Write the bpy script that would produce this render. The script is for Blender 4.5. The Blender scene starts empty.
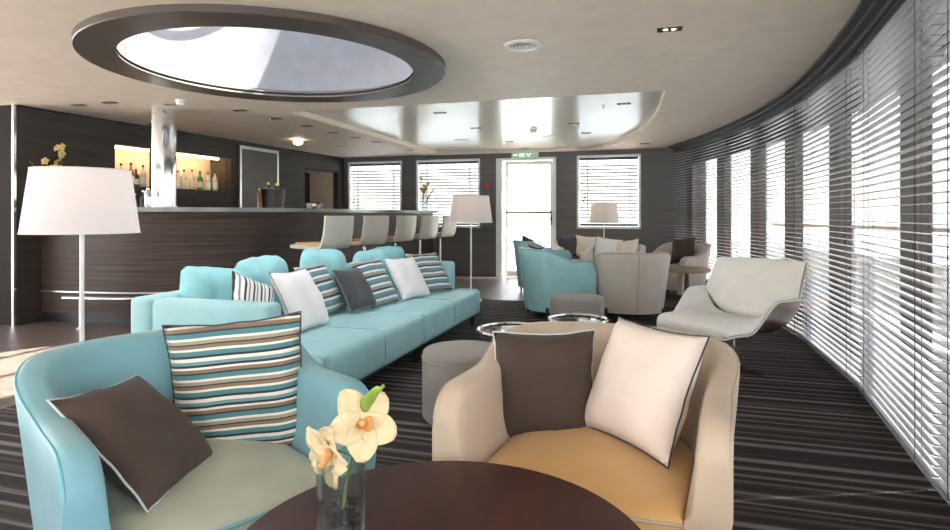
import bpy, bmesh, math, random
from mathutils import Vector, Matrix, noise
from mathutils.geometry import delaunay_2d_cdt
random.seed(7)
PI = math.pi
SC = bpy.context.scene
COL = SC.collection
TH = math.radians(16.5)
ct, st = math.cos(TH), math.sin(TH)
F = 590.0; EYE = 1.2; CEIL = 2.4

# ---------------------------------------------------------------- helpers
def C(X, D, z=0.0):                       # right/forward of the viewpoint -> room axes
    return Vector((X*ct - D*st, X*st + D*ct, z))
def yaw(deg): return math.radians(deg) + TH
def ray_z(px, py, z):                     # point of a horizontal plane
    D = (EYE - z)*F/(py-215.0); return C((px-475)/F*D, D, z)

def tag(o, label=None, cat=None, group=None, kind=None):
    if label: o['label'] = label
    if cat: o['category'] = cat
    if group: o['group'] = group
    if kind: o['kind'] = kind
    return o
def thing(name, label, cat, loc=(0,0,0), rz=0, group=None):
    o = bpy.data.objects.new(name, None); COL.objects.link(o)
    o.empty_display_size = .1
    o.location = loc; o.rotation_euler = (0,0,rz)
    return tag(o, label, cat, group)
def mk(name, bm, mat, parent=None, smooth=True, loc=None, angle=40):
    bmesh.ops.recalc_face_normals(bm, faces=bm.faces[:])
    me = bpy.data.meshes.new(name); bm.to_mesh(me); bm.free()
    o = bpy.data.objects.new(name, me); COL.objects.link(o)
    if mat: me.materials.append(mat)
    if smooth:
        for p in me.polygons: p.use_smooth = True
        me.set_sharp_from_angle(angle=math.radians(angle))
    if parent: o.parent = parent
    if loc is not None: o.location = loc
    return o
def struct(name, bm, mat, **k):
    o = mk(name, bm, mat, **k); o['kind'] = 'structure'; return o
def NB(): return bmesh.new()
def box(bm, x0,x1,y0,y1,z0,z1, bev=0, seg=2, M=None):
    r = bmesh.ops.create_cube(bm, size=1.0)
    vs = r['verts']
    for v in vs:
        v.co = Vector(((x0+x1)/2+v.co.x*(x1-x0), (y0+y1)/2+v.co.y*(y1-y0), (z0+z1)/2+v.co.z*(z1-z0)))
    if bev:
        es = list({e for v in vs for e in v.link_edges})
        r2 = bmesh.ops.bevel(bm, geom=es, offset=bev, segments=seg, profile=.5, affect='EDGES')
        vs = list({v for f in r2['faces'] for v in f.verts} | {v for v in vs if v.is_valid})
    if M is not None:
        for v in vs: v.co = M @ v.co
    return vs
def lathe(bm, prof, n=32, cx=0, cy=0, sx=1, sy=1):
    rings = []
    for r, z in prof:
        if r < 1e-5: rings.append([bm.verts.new((cx, cy, z))])
        else: rings.append([bm.verts.new((cx+r*sx*math.cos(2*PI*i/n), cy+r*sy*math.sin(2*PI*i/n), z)) for i in range(n)])
    for a, b in zip(rings, rings[1:]):
        for i in range(n):
            j = (i+1) % n
            if len(a) == 1 and len(b) == 1: continue
            if len(a) == 1: bm.faces.new((a[0], b[i], b[j]))
            elif len(b) == 1: bm.faces.new((a[i], a[j], b[0]))
            else: bm.faces.new((a[i], a[j], b[j], b[i]))
def cyl(bm, x, y, z0, z1, r, n=20, r2=None):
    r2 = r if r2 is None else r2
    lathe(bm, [(0,z0),(r,z0),(r2,z1),(0,z1)], n, x, y)
def tube(bm, pts, r, n=8, closed=False):
    pts = [Vector(p) for p in pts]; N = len(pts); rings = []
    for i, p in enumerate(pts):
        a = pts[(i-1) % N] if (closed or i > 0) else pts[i]
        b = pts[(i+1) % N] if (closed or i < N-1) else pts[i]
        t = (b-a).normalized() if (b-a).length > 1e-9 else Vector((0,0,1))
        up = Vector((0,0,1)) if abs(t.z) < .95 else Vector((1,0,0))
        u = t.cross(up).normalized(); w = u.cross(t).normalized()
        rr = r[i] if isinstance(r, (list, tuple)) else r
        rings.append([bm.verts.new(p + rr*(math.cos(2*PI*k/n)*u + math.sin(2*PI*k/n)*w)) for k in range(n)])
    m = N if closed else N-1
    for i in range(m):
        a, b = rings[i], rings[(i+1) % N]
        for k in range(n): bm.faces.new((a[k], a[(k+1)%n], b[(k+1)%n], b[k]))
    if not closed:
        bm.faces.new(rings[0]); bm.faces.new(rings[-1][::-1])
def loft(bm, rings, closed=True, cap=True):
    R = [[bm.verts.new(p) for p in r] for r in rings]
    n = len(R[0])
    for a, b in zip(R, R[1:]):
        for k in range(n if closed else n-1):
            j = (k+1) % n
            bm.faces.new((a[k], a[j], b[j], b[k]))
    if cap and closed:
        bm.faces.new(R[0]); bm.faces.new(R[-1][::-1])
    return R
def extr(bm, poly, z0, z1):
    loft(bm, [[(p[0],p[1],z0) for p in poly], [(p[0],p[1],z1) for p in poly]])
def sm(x): x = max(0, min(1, x)); return x*x*(3-2*x)
def copy_tree(o, parent=None):
    c = o.copy(); COL.objects.link(c)
    if parent is not None: c.parent = parent
    for ch in [x for x in bpy.data.objects if x.parent == o]: copy_tree(ch, c)
    return c

# ---------------------------------------------------------------- materials
class N:
    def __init__(s, name):
        s.m = bpy.data.materials.new(name); s.m.use_nodes = True
        s.t = s.m.node_tree; s.b = s.t.nodes['Principled BSDF']
    def n(s, typ, **k):
        x = s.t.nodes.new(typ)
        for a, v in k.items(): setattr(x, a, v)
        return x
    def l(s, a, b): s.t.links.new(a, b)
    def setb(s, **k):
        for a, v in k.items(): s.b.inputs[a.replace('_',' ')].default_value = v
def rgb(c): return (c[0], c[1], c[2], 1)
def mapped(N_, scale=(1,1,1), coord='Object'):
    tc = N_.n('ShaderNodeTexCoord'); mp = N_.n('ShaderNodeMapping')
    mp.inputs['Scale'].default_value = scale
    N_.l(tc.outputs[coord], mp.inputs['Vector']); return mp.outputs[0]
def bump(N_, h, strength=.2, dist=.005):
    b = N_.n('ShaderNodeBump'); b.inputs['Strength'].default_value = strength; b.inputs['Distance'].default_value = dist
    N_.l(h, b.inputs['Height']); N_.l(b.outputs[0], N_.b.inputs['Normal'])
def ramp(N_, fac, stops, interp='LINEAR'):
    r = N_.n('ShaderNodeValToRGB'); r.color_ramp.interpolation = interp
    e = r.color_ramp.elements
    while len(e) > 1: e.remove(e[-1])
    e[0].position = stops[0][0]; e[0].color = rgb(stops[0][1])
    for p, c in stops[1:]:
        x = e.new(p); x.color = rgb(c)
    N_.l(fac, r.inputs[0]); return r.outputs[0]
def plain(name, c, rough=.5, metal=0, spec=.5, **k):
    x = N(name); x.setb(Base_Color=rgb(c), Roughness=rough, Metallic=metal); x.b.inputs['Specular IOR Level'].default_value = spec
    ns = x.n('ShaderNodeTexNoise'); ns.inputs['Scale'].default_value = 6
    v = mapped(x); x.l(v, ns.inputs['Vector'])
    col = ramp(x, ns.outputs[0], [(.3, [q*.95 for q in c]), (.7, [min(1,q*1.04) for q in c])])
    x.l(col, x.b.inputs['Base Color'])
    for a, q in k.items(): x.setb(**{a: q})
    return x.m
def fabric(name, c, rough=.75, weave=420, st_=.25, var=.08, sheen=.15, fold=.0):
    x = N(name); x.setb(Roughness=rough); x.b.inputs['Sheen Weight'].default_value = sheen
    x.b.inputs['Specular IOR Level'].default_value = .3
    v = mapped(x)
    ns = x.n('ShaderNodeTexNoise'); ns.inputs['Scale'].default_value = weave; ns.inputs['Detail'].default_value = 2; x.l(v, ns.inputs['Vector'])
    n2 = x.n('ShaderNodeTexNoise'); n2.inputs['Scale'].default_value = 7; n2.inputs['Detail'].default_value = 3; x.l(v, n2.inputs['Vector'])
    col = ramp(x, n2.outputs[0], [(.3, [q*(1-var) for q in c]), (.7, [min(1, q*(1+var)) for q in c])])
    x.l(col, x.b.inputs['Base Color'])
    mx = x.n('ShaderNodeMath', operation='MULTIPLY_ADD'); mx.inputs[1].default_value = fold*8
    x.l(n2.outputs[0], mx.inputs[0]); x.l(ns.outputs[0], mx.inputs[2])
    bump(x, mx.outputs[0], st_, .004)
    return x.m
def stripes(name, cols, period, axis='Y', rough=.8):
    """hard stripes across one axis of the cushion cover"""
    x = N(name); x.setb(Roughness=rough); x.b.inputs['Sheen Weight'].default_value = .15
    tc = x.n('ShaderNodeTexCoord'); sp = x.n('ShaderNodeSeparateXYZ'); x.l(tc.outputs['Object'], sp.inputs[0])
    m = x.n('ShaderNodeMath', operation='MULTIPLY_ADD'); m.inputs[1].default_value = 1/period; m.inputs[2].default_value = 10.13
    x.l(sp.outputs[axis], m.inputs[0])
    f = x.n('ShaderNodeMath', operation='FRACT'); x.l(m.outputs[0], f.inputs[0])
    tot = sum(w for w, _ in cols); p = 0; stops = []
    for w, c in cols: stops.append((p/tot, c)); p += w
    x.l(ramp(x, f.outputs[0], stops, 'CONSTANT'), x.b.inputs['Base Color'])
    ns = x.n('ShaderNodeTexNoise'); ns.inputs['Scale'].default_value = 300; x.l(tc.outputs['Object'], ns.inputs['Vector'])
    bump(x, ns.outputs[0], .25, .003)
    return x.m
def wood(name, c1, c2, scale=(1,1,30), rough=.35, coord='Object', lines=None, spec=.5):
    x = N(name); x.setb(Roughness=rough); x.b.inputs['Specular IOR Level'].default_value = spec
    v = mapped(x, scale, coord)
    ns = x.n('ShaderNodeTexNoise'); ns.inputs['Scale'].default_value = 1.6; ns.inputs['Detail'].default_value = 6; ns.inputs['Roughness'].default_value = .65
    x.l(v, ns.inputs['Vector'])
    col = ramp(x, ns.outputs[0], [(.32, c1), (.5, [(a+b)/2 for a, b in zip(c1, c2)]), (.68, c2)])
    if lines:
        axis, period, w, lc = lines
        tc = x.n('ShaderNodeTexCoord'); sp = x.n('ShaderNodeSeparateXYZ'); x.l(tc.outputs['Object'], sp.inputs[0])
        m = x.n('ShaderNodeMath', operation='MULTIPLY'); m.inputs[1].default_value = 1/period; x.l(sp.outputs[axis], m.inputs[0])
        f = x.n('ShaderNodeMath', operation='FRACT'); x.l(m.outputs[0], f.inputs[0])
        g = x.n('ShaderNodeMath', operation='LESS_THAN'); g.inputs[1].default_value = w; x.l(f.outputs[0], g.inputs[0])
        mi = x.n('ShaderNodeMix', data_type='RGBA'); x.l(g.outputs[0], mi.inputs[0]); x.l(col, mi.inputs[6]); mi.inputs[7].default_value = rgb(lc)
        col = mi.outputs[2]
    x.l(col, x.b.inputs['Base Color'])
    bump(x, ns.outputs[0], .08, .003)
    return x.m
def glass(name, tint=(.93,.96,.96), gl=.08, rough=.02):
    x = N(name); x.t.nodes.remove(x.b)
    out = [n for n in x.t.nodes if n.type == 'OUTPUT_MATERIAL'][0]
    tr = x.n('ShaderNodeBsdfTransparent'); tr.inputs[0].default_value = rgb(tint)
    g = x.n('ShaderNodeBsdfGlossy'); g.inputs['Roughness'].default_value = rough; g.inputs[0].default_value = (1,1,1,1)
    lw = x.n('ShaderNodeLayerWeight'); lw.inputs[0].default_value = .25
    mu = x.n('ShaderNodeMath', operation='MULTIPLY_ADD'); mu.inputs[1].default_value = .5; mu.inputs[2].default_value = gl*.5
    x.l(lw.outputs['Fresnel'], mu.inputs[0])
    mi = x.n('ShaderNodeMixShader'); x.l(mu.outputs[0], mi.inputs[0]); x.l(tr.outputs[0], mi.inputs[1]); x.l(g.outputs[0], mi.inputs[2])
    x.l(mi.outputs[0], out.inputs['Surface']); return x.m
def emis(name, c, s):
    x = N(name); x.setb(Base_Color=rgb(c), Roughness=.5); x.b.inputs['Emission Color'].default_value = rgb(c); x.b.inputs['Emission Strength'].default_value = s
    return x.m

M = {}
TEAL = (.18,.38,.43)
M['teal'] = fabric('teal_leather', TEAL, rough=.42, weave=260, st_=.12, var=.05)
M['teal_sofa'] = fabric('light_teal_leather', (.33,.60,.63), rough=.42, weave=260, st_=.12, var=.05)
M['teal_soft'] = fabric('teal_velvet', (.30,.63,.67), weave=200, st_=.5, var=.12, fold=.5)
M['sage'] = fabric('sage_leather', (.40,.43,.34), rough=.5, weave=260, st_=.12)
M['beige'] = fabric('beige_leather', (.54,.44,.325), rough=.42, weave=260, st_=.1, var=.04)
M['gold'] = fabric('golden_leather', (.62,.38,.15), rough=.42, weave=260, st_=.1, var=.05)
M['greige'] = fabric('greige_leather', (.52,.475,.415), rough=.45, weave=260, st_=.1, var=.04)
M['cream'] = fabric('cream_leather', (.68,.62,.53), rough=.5, weave=260, st_=.1)
M['grey_seat'] = fabric('grey_fabric', (.30,.29,.29), rough=.7)
M['white_leather'] = fabric('white_leather', (.86,.84,.79), rough=.38, weave=120, st_=.25, var=.03, fold=1.0)
M['stool'] = fabric('stool_leather', (.55,.51,.46), rough=.45, weave=260, st_=.1, var=.04)
M['ottoman'] = fabric('ottoman_fabric', (.28,.262,.24), rough=.65, var=.05)
M['brown_p'] = fabric('brown_cushion_cloth', (.066,.045,.036), rough=.75, weave=380, st_=.3, sheen=.06, fold=.8)
M['dark_p'] = fabric('dark_grey_cushion_cloth', (.07,.07,.078), rough=.75, weave=380, fold=.6)
M['cream_p'] = fabric('cream_cushion_cloth', (.80,.70,.62), rough=.75, weave=380, fold=.6, var=.04)
M['white_p'] = fabric('white_cushion_cloth', (.84,.84,.84), rough=.8, weave=380, fold=.6, var=.03)
M['pipe_light'] = plain('pale_piping', (.55,.62,.62), .6)
M['pipe_dark'] = plain('dark_piping', (.05,.05,.055), .6)
M['pipe_teal'] = plain('teal_piping', (.16,.42,.47), .5)
M['pipe_beige'] = plain('beige_piping', (.50,.41,.31), .5)
M['pipe_grey'] = plain('grey_piping', (.33,.31,.29), .5)
M['pipe_white'] = plain('white_piping', (.7,.69,.66), .5)
W_=(.80,.76,.66); K_=(.025,.03,.04); T_=(.07,.22,.24); B_=(.24,.16,.10); A_=(.15,.31,.33); G_=(.33,.31,.24)
M['stripe_a'] = stripes('teal_brown_white_stripes', [(3,W_),(2,K_),(4,T_),(2,W_),(3,B_),(1,K_),(3,G_),(2,W_),(4,T_),(1.5,K_),(3,B_),(2,W_),(2,K_),(3,A_)], .135)
M['stripe_b'] = stripes('teal_white_stripes', [(3,(.12,.27,.32)),(2,(.78,.78,.74)),(2,K_),(3,(.27,.30,.29)),(2,(.78,.78,.74)),(2,(.1,.2,.25))], .13)
M['stripe_c'] = stripes('black_white_stripes', [(3,(.82,.82,.8)),(2,(.03,.03,.04)),(2,(.82,.82,.8)),(1.5,(.25,.26,.27))], .062, axis='X')
M['chrome'] = plain('polished_chrome', (.82,.82,.84), .08, 1.0)
M['brushed'] = plain('brushed_metal', (.66,.66,.67), .28, 1.0)
M['dark_metal'] = plain('dark_metal', (.05,.05,.055), .35, .8)
M['black'] = plain('black_plastic', (.02,.02,.022), .4)
M['leg'] = plain('dark_stained_wood', (.035,.025,.02), .35)
M['table'] = wood('dark_mahogany', (.030,.009,.006), (.058,.016,.010), (14,1.5,1), .35, spec=.3)
M['tan'] = wood('tan_oak', (.30,.21,.13), (.42,.31,.20), (2,20,1), .4)
M['shell_wood'] = wood('dark_walnut', (.045,.028,.02), (.10,.062,.042), (3,25,3), .28)
M['barwood'] = wood('bar_wenge', (.026,.018,.015), (.082,.056,.046), (.5,.5,28), .5, spec=.25)
M['backbar'] = wood('back_bar_panel', (.030,.025,.021), (.068,.056,.047), (.5,.5,26), .55, spec=.25)
M['farwall'] = wood('grey_striped_panel', (.095,.092,.093), (.18,.172,.17), (.5,.5,40), .55, spec=.3)
M['stone'] = plain('grey_stone', (.17,.185,.19), .16)
M['ceil'] = plain('ceiling_paint', (.80,.685,.585), .6, spec=.3)
M['planks'] = wood('glossy_white_planks', (.80,.76,.69), (.84,.80,.74), (1,1,1), .22, lines=('Y',.125,.05,(.50,.46,.40)))
M['ringwood'] = wood('ring_wood', (.060,.048,.043), (.095,.078,.070), (3,3,30), .4)
M['shaft'] = fabric('shaft_panel', (.21,.21,.235), rough=.8, weave=60, st_=.4, var=.05)
M['white'] = plain('white_paint', (.80,.80,.79), .4)
M['pillar'] = wood('brown_grey_pillar', (.06,.046,.04), (.12,.095,.082), (.5,.5,30), .5)
M['slat'] = plain('silver_grey_slat', (.44,.45,.46), .38, .25)
M['slat_backlit'] = plain('backlit_dark_slat', (.16,.165,.17), .5)  # pale slats painted dark, so their backlit shade is in the colour
M['cord'] = plain('dark_cord', (.04,.04,.045), .7)
M['cove'] = plain('dark_valance', (.055,.055,.06), .45)
M['niche'] = plain('warm_cream_panel', (.80,.66,.50), .6)
M['pane'] = glass('window_glass')
M['tinted'] = glass('tinted_window_glass', (.60,.61,.62), .05)  # tint added to dim the bright outdoors behind the blinds
M['clear'] = glass('clear_glass', (.86,.90,.88), .18)
M['green_glass'] = plain('green_glass', (.02,.22,.06), .1, spec=.8)
M['amber'] = plain('amber_glass', (.35,.16,.04), .12, spec=.8)
M['dark_glass'] = plain('dark_bottle_glass', (.03,.03,.025), .1, spec=.8)
M['spirit'] = plain('pale_spirit_glass', (.55,.55,.50), .12, spec=.8)
M['label'] = plain('paper_label', (.75,.72,.64), .7)
M['gold_foil'] = plain('gold_foil', (.65,.45,.12), .3, .8)
M['petal'] = plain('orchid_petal', (.74,.60,.36), .55)
M['petal_y'] = plain('yellow_orchid_petal', (.80,.62,.28), .55)
M['lip'] = plain('orchid_lip', (.75,.40,.15), .5)
M['leaf'] = plain('fresh_leaf', (.28,.42,.06), .45)
M['stem'] = plain('green_stem', (.13,.24,.05), .5)
M['pebble'] = plain('black_pebbles', (.02,.02,.022), .2)
M['red'] = plain('red_plastic', (.6,.04,.06), .4)
M['lens'] = emis('lamp_lens', (1,.78,.45), 1.5)
M['exit_green'] = emis('exit_green', (.22,.38,.26), .12)
M['exit_white'] = emis('exit_white', (.8,.95,.85), .25)
M['deck'] = wood('outer_deck', (.66,.62,.56), (.76,.73,.68), (1,8,1), .6)
M['sea'] = plain('sea_water', (.42,.50,.54), .5)  # water colour lightened to bounce light upward, haze included
M['hill'] = plain('hazy_hill', (.42,.50,.44), .9)
M['foliage'] = plain('foliage', (.10,.17,.06), .9)
def shade_mat():
    x = N('lamp_shade_cloth'); x.setb(Roughness=.85)
    out = [n for n in x.t.nodes if n.type == 'OUTPUT_MATERIAL'][0]
    x.setb(Base_Color=(.88,.86,.89,1))
    tl = x.n('ShaderNodeBsdfTranslucent'); tl.inputs[0].default_value = (.88,.84,.86,1)
    v = mapped(x); ns = x.n('ShaderNodeTexNoise'); ns.inputs['Scale'].default_value = 300; x.l(v, ns.inputs['Vector']); bump(x, ns.outputs[0], .15, .002)
    mi = x.n('ShaderNodeMixShader'); mi.inputs[0].default_value = .35
    x.l(x.b.outputs[0], mi.inputs[1]); x.l(tl.outputs[0], mi.inputs[2]); x.l(mi.outputs[0], out.inputs['Surface'])
    return x.m
M['shade'] = shade_mat()
def carpet():
    x = N('striped_carpet'); x.setb(Roughness=.9); x.b.inputs['Specular IOR Level'].default_value = .2
    tc = x.n('ShaderNodeTexCoord'); sp = x.n('ShaderNodeSeparateXYZ'); x.l(tc.outputs['Object'], sp.inputs[0])
    n1 = x.n('ShaderNodeTexNoise', noise_dimensions='1D'); n1.inputs['Scale'].default_value = 17; n1.inputs['Detail'].default_value = 2.5
    x.l(sp.outputs['Y'], n1.inputs['W'])
    fr = x.n('ShaderNodeMath', operation='MULTIPLY'); fr.inputs[1].default_value = 2*PI/.098; x.l(sp.outputs['Y'], fr.inputs[0])
    sn = x.n('ShaderNodeMath', operation='SINE'); x.l(fr.outputs[0], sn.inputs[0])
    ad = x.n('ShaderNodeMath', operation='MULTIPLY_ADD'); ad.inputs[1].default_value = .13; x.l(sn.outputs[0], ad.inputs[0]); x.l(n1.outputs[0], ad.inputs[2])
    col = ramp(x, ad.outputs[0], [(0,(.020,.017,.018)),(.46,(.028,.023,.023)),(.53,(.052,.042,.039)),(.60,(.10,.088,.084)),(.68,(.18,.165,.16))])
    x.l(col, x.b.inputs['Base Color'])
    n2 = x.n('ShaderNodeTexNoise'); n2.inputs['Scale'].default_value = 260; x.l(tc.outputs['Object'], n2.inputs['Vector']); bump(x, n2.outputs[0], .5, .006)
    return x.m
M['carpet'] = carpet()
M['plankfloor'] = wood('dark_plank_floor', (.075,.055,.047), (.16,.125,.108), (2,10,1), .4, lines=('Y',.11,.05,(.04,.03,.027)))

# ---------------------------------------------------------------- setting: floor
WOODX = -3.85
bm = NB(); box(bm, WOODX, 2.4, -2.4, 8.1, -.06, 0); struct('floor', bm, M['carpet'], smooth=False)
bm = NB(); box(bm, -9.2, WOODX, -2.4, 11.3, -.06, 0); box(bm, WOODX, 2.4, 8.1, 11.3, -.06, 0); struct('floor', bm, M['plankfloor'], smooth=False)

# curved window wall
def wallpt(b, off=0):
    a = 1.42 - (max(b,2.7)-5.8)**2/(27.0 if b > 5.8 else 35.0) - max(0, 2.7-b)*.05
    n = Vector((1, (b-5.8)/13.5)).normalized()
    return Vector((a+n.x*off, b+n.y*off))
# ceiling with skylight hole and a recessed plank panel
RC = Vector((-2.85, 4.05)); RO = 1.345; RI = 1.085
circle = [(RC.x+1.16*math.cos(2*PI*i/64), RC.y+1.16*math.sin(2*PI*i/64)) for i in range(64)]
rec = []
for px, py in [(665,92.5),(662,102),(659,110.6),(654,119),(648,126),(641,131.5),(633,136),(615,144.5),(603,148.5),(588,151.2)]:
    p = ray_z(px, py, CEIL); rec.append((p.x, p.y))
rec = [(-4.05, 5.98), (rec[0][0], 5.98)] + rec[1:] + [(-1.3, 11.1), (-4.05, 11.1)]
outer = [(-9.2,-2.4)] + [tuple(wallpt(b, .5)) for b in [-2.4+i*.75 for i in range(19)]] + [(-9.2, 11.3)]
def inpoly(p, poly):
    c = False; n = len(poly)
    for i in range(n):
        a, b = poly[i], poly[i-1]
        if (a[1] > p[1]) != (b[1] > p[1]) and p[0] < (b[0]-a[0])*(p[1]-a[1])/(b[1]-a[1])+a[0]: c = not c
    return c
vs = []; es = []
for poly in (outer, circle, rec):
    k = len(vs); vs += [Vector(p) for p in poly]; es += [(k+i, k+(i+1) % len(poly)) for i in range(len(poly))]
V2, E2, F2, *_ = delaunay_2d_cdt(vs, es, [], 0, 1e-5)
bm = NB(); bv = [bm.verts.new((v.x, v.y, CEIL)) for v in V2]
for f in F2:
    c = sum((V2[i] for i in f), Vector((0,0)))/len(f)
    if inpoly(c, outer) and not inpoly(c, circle) and not inpoly(c, rec): bm.faces.new([bv[i] for i in f])
loft(bm, [[(p[0],p[1],CEIL) for p in rec], [(p[0],p[1],CEIL+.07) for p in rec]], cap=False)
struct('ceiling', bm, M['ceil'], smooth=False)
bm = NB(); v = [bm.verts.new((p[0],p[1],CEIL+.07)) for p in rec]; bm.faces.new(v)
struct('ceiling', bm, M['planks'], smooth=False)
# shaft of the skylight
bm = NB()
lathe(bm, [(1.16,2.36),(1.16,3.62),(1.3,3.62),(1.3,2.42)], 64, RC.x, RC.y)
struct('wall_skylight_shaft', bm, M['shaft'])
# skylight: ring, glass, bars
t = thing('round_skylight', 'large round skylight opening in the ceiling with a dark wooden ring', 'skylight', (RC.x, RC.y, 2.35))
bm = NB(); lathe(bm, [(RI,.04),(RI+.055,.075),(RI+.055,.04),(RI+.004,.02),(RI,.006),(RI+.006,0),(RO-.006,0),(RO,.006),(RO,.07)], 96); mk('ring', bm, M['ringwood'], t, angle=30)
bm = NB(); lathe(bm, [(0,1.28),(1.22,1.28),(1.22,1.295),(0,1.295)], 48); mk('glass_pane', bm, M['pane'], t)
for i in range(3):
    bm = NB(); o = -.6+.6*i; L = math.sqrt(1.22**2-o*o); box(bm, o-.02, o+.02, -L, L, 1.24, 1.279); mk('glazing_bar', bm, M['white'], t, smooth=False)

# ---------------------------------------------------------------- far wall (b = 11.15) with windows and door
FB = 11.15
def wallstrip(name, rects, mat, y0, y1):
    bm = NB()
    for x0, x1, z0, z1 in rects: box(bm, x0, x1, y0, y1, z0, z1)
    return struct(name, bm, mat, smooth=False)
WZ0, WZ1 = .95, 2.31
wins = [(-6.09,-4.86), (-4.55,-3.2), (-1.31,-.155)]
rects = [(-6.5,-6.09,0,2.4),(-4.86,-4.55,0,2.4),(-3.2,-2.86,0,2.4),(-1.72,-1.31,0,2.4),(-.155,.95,0,2.4),
         (-6.09,-4.86,0,WZ0),(-6.09,-4.86,WZ1,2.4),(-4.55,-3.2,0,WZ0),(-4.55,-3.2,WZ1,2.4),(-1.31,-.155,0,WZ0),(-1.31,-.155,WZ1,2.4),(-2.86,-1.72,2.3,2.4)]
wallstrip('wall_far', rects, M['farwall'], FB, FB+.12)
def venetian(name, w, h, label, cat, loc, rz, mat, group=None, pitch=.046, sw=.048, th=.0025, ladders=2, cord=None, headz=None, rail=True, tilt=0):
    """blind hanging in the local xz plane, x from 0 to w, z from 0 to h"""
    t = thing(name, label, cat, loc, rz, group)
    bm = NB(); n = int((h-.07)/pitch)
    R = Matrix.Rotation(tilt, 4, 'X')
    for k in range(n):
        z = .035+pitch*k
        box(bm, .004, w-.004, -sw/2, sw/2, -th/2, th/2, M=Matrix.Translation((0,0,z)) @ R)
    s = mk('slats', bm, mat, t, smooth=False)
    bm = NB(); box(bm, 0, w, -.028, .028, h-.045, h, .004); mk('head_rail', bm, M['cove'], t)
    bm = NB(); box(bm, 0, w, -.026, .026, .005, .024, .004); mk('bottom_rail', bm, mat, t)
    for i in range(ladders):
        x = w*(i+.5)/ladders if ladders > 2 else (.14*w if i == 0 else .86*w)
        bm = NB()
        for dy in (-sw/2-.002, sw/2+.002): box(bm, x-.004, x+.004, dy-.0008, dy+.0008, .02, h-.03)
        tube(bm, [(x,0,.02),(x,0,h-.03)], .0016, 5)
        mk('ladder_cord', bm, M['cord'], t, smooth=False)
    if cord is not None:
        x, z = cord
        bm = NB()
        for dx in (0, .02): tube(bm, [(x+dx,-.04,z+dx*3),(x+dx,-.036,h-.05)], .002, 5)
        pc = mk('pull_cord', bm, M['cord'], t)
        for dx in (0, .02):
            bm = NB(); lathe(bm, [(0,.055),(.006,.05),(.013,.015),(.011,0),(0,-.002)], 10, x+dx, -.04)
            tt = mk('tassel', bm, M['black'], pc); tt.location.z = z+dx*3-.05
    return t
wl = ['white venetian blind in the far window behind the bar, left of the other two', 'venetian blind in the far window between the bar counter and the exit door', 'venetian blind in the far window right of the exit door']
for i, (x0, x1) in enumerate(wins):
    bm = NB(); f = .035
    box(bm, x0, x1, FB-.01, FB+.12, WZ0-.005, WZ0+f); box(bm, x0, x1, FB-.01, FB+.12, WZ1-f, WZ1+.002)
    box(bm, x0, x0+f, FB-.01, FB+.12, WZ0+f, WZ1-f); box(bm, x1-f, x1, FB-.01, FB+.12, WZ0+f, WZ1-f)
    w = struct('window_%d' % (i+1), bm, M['white'], smooth=False)
    bm = NB(); box(bm, x0+f, x1-f, FB+.085, FB+.095, WZ0+f, WZ1-f); mk('window_pane', bm, M['tinted'], w, smooth=False)
    venetian('venetian_blind', x1-x0-2*f-.02, WZ1-WZ0-2*f-.01, wl[i], 'blind', (x0+f+.01, FB+.045, WZ0+f+.004), 0, M['slat_backlit'], 'blinds in the far windows', pitch=.064, th=.004, tilt=math.radians(-24), ladders=2, cord=(.08,.5))
# jamb, door
bm = NB(); box(bm, -2.86, -2.74, FB-.06, FB+.12, 0, 2.3); box(bm, -1.76, -1.70, FB-.02, FB+.12, 0, 2.3); box(bm, -2.74,-1.76, FB-.02, FB+.12, 2.25, 2.3)
struct('trim_door_frame', bm, M['white'], smooth=False)
bm = NB()
dx0, dx1 = -2.69, -1.77
box(bm, dx0, dx0+.05, FB+.03, FB+.08, .01, 2.24); box(bm, dx1-.05, dx1, FB+.03, FB+.08, .01, 2.24)
box(bm, dx0+.05, dx1-.05, FB+.03, FB+.08, .01, .12); box(bm, dx0+.05, dx1-.05, FB+.03, FB+.08, 2.17, 2.24)
d = struct('door_1', bm, M['white'], smooth=False)
bm = NB(); box(bm, dx0+.05, dx1-.05, FB+.05, FB+.06, .12, 2.17); mk('door_pane', bm, M['pane'], d, smooth=False)
bm = NB(); tube(bm, [(dx0+.02,FB-.03,1.25),(dx1-.02,FB-.03,1.25)], .022, 10)
for x in (dx0+.03, (dx0+dx1)/2, dx1-.03): box(bm, x-.02, x+.02, FB-.04, FB+.03, 1.22, 1.28)
mk('push_bar', bm, M['tan'], d)
bm = NB(); box(bm, dx1-.045, dx1-.015, FB, FB+.03, 1.0, 1.2, .004); tube(bm, [(dx1-.03,FB-.02,1.14),(dx1-.16,FB-.05,1.05)], .012, 8); mk('door_handle', bm, M['dark_metal'], d)
# exit sign
t = thing('exit_sign', 'small green exit pictogram sign on the ceiling edge above the far glass door', 'sign', (-2.28, FB-.10, 2.29))
bm = NB(); box(bm, -.26, .26, -.012, .012, 0, .105, .004); mk('sign_panel', bm, M['exit_green'], t)
def flat(pts):
    bm = NB()
    v1 = [bm.verts.new((x,-.0125,z)) for x, z in pts]; v2 = [bm.verts.new((x,-.016,z)) for x, z in pts]
    bm.faces.new(v1); bm.faces.new(v2[::-1])
    for i in range(len(pts)): j = (i+1) % len(pts); bm.faces.new((v1[i],v1[j],v2[j],v2[i]))
    mk('pictogram', bm, M['exit_white'], t, smooth=False)
flat([(-.22,.045),(-.17,.045),(-.17,.03),(-.145,.055),(-.17,.08),(-.17,.065),(-.22,.065)])
for x in (-.10,-.065,-.03): flat([(x,.02),(x+.016,.02),(x+.016,.085),(x,.085)])
flat([(.03,.08),(.05,.08),(.075,.04),(.10,.08),(.12,.08),(.085,.02),(.065,.02)])
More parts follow.
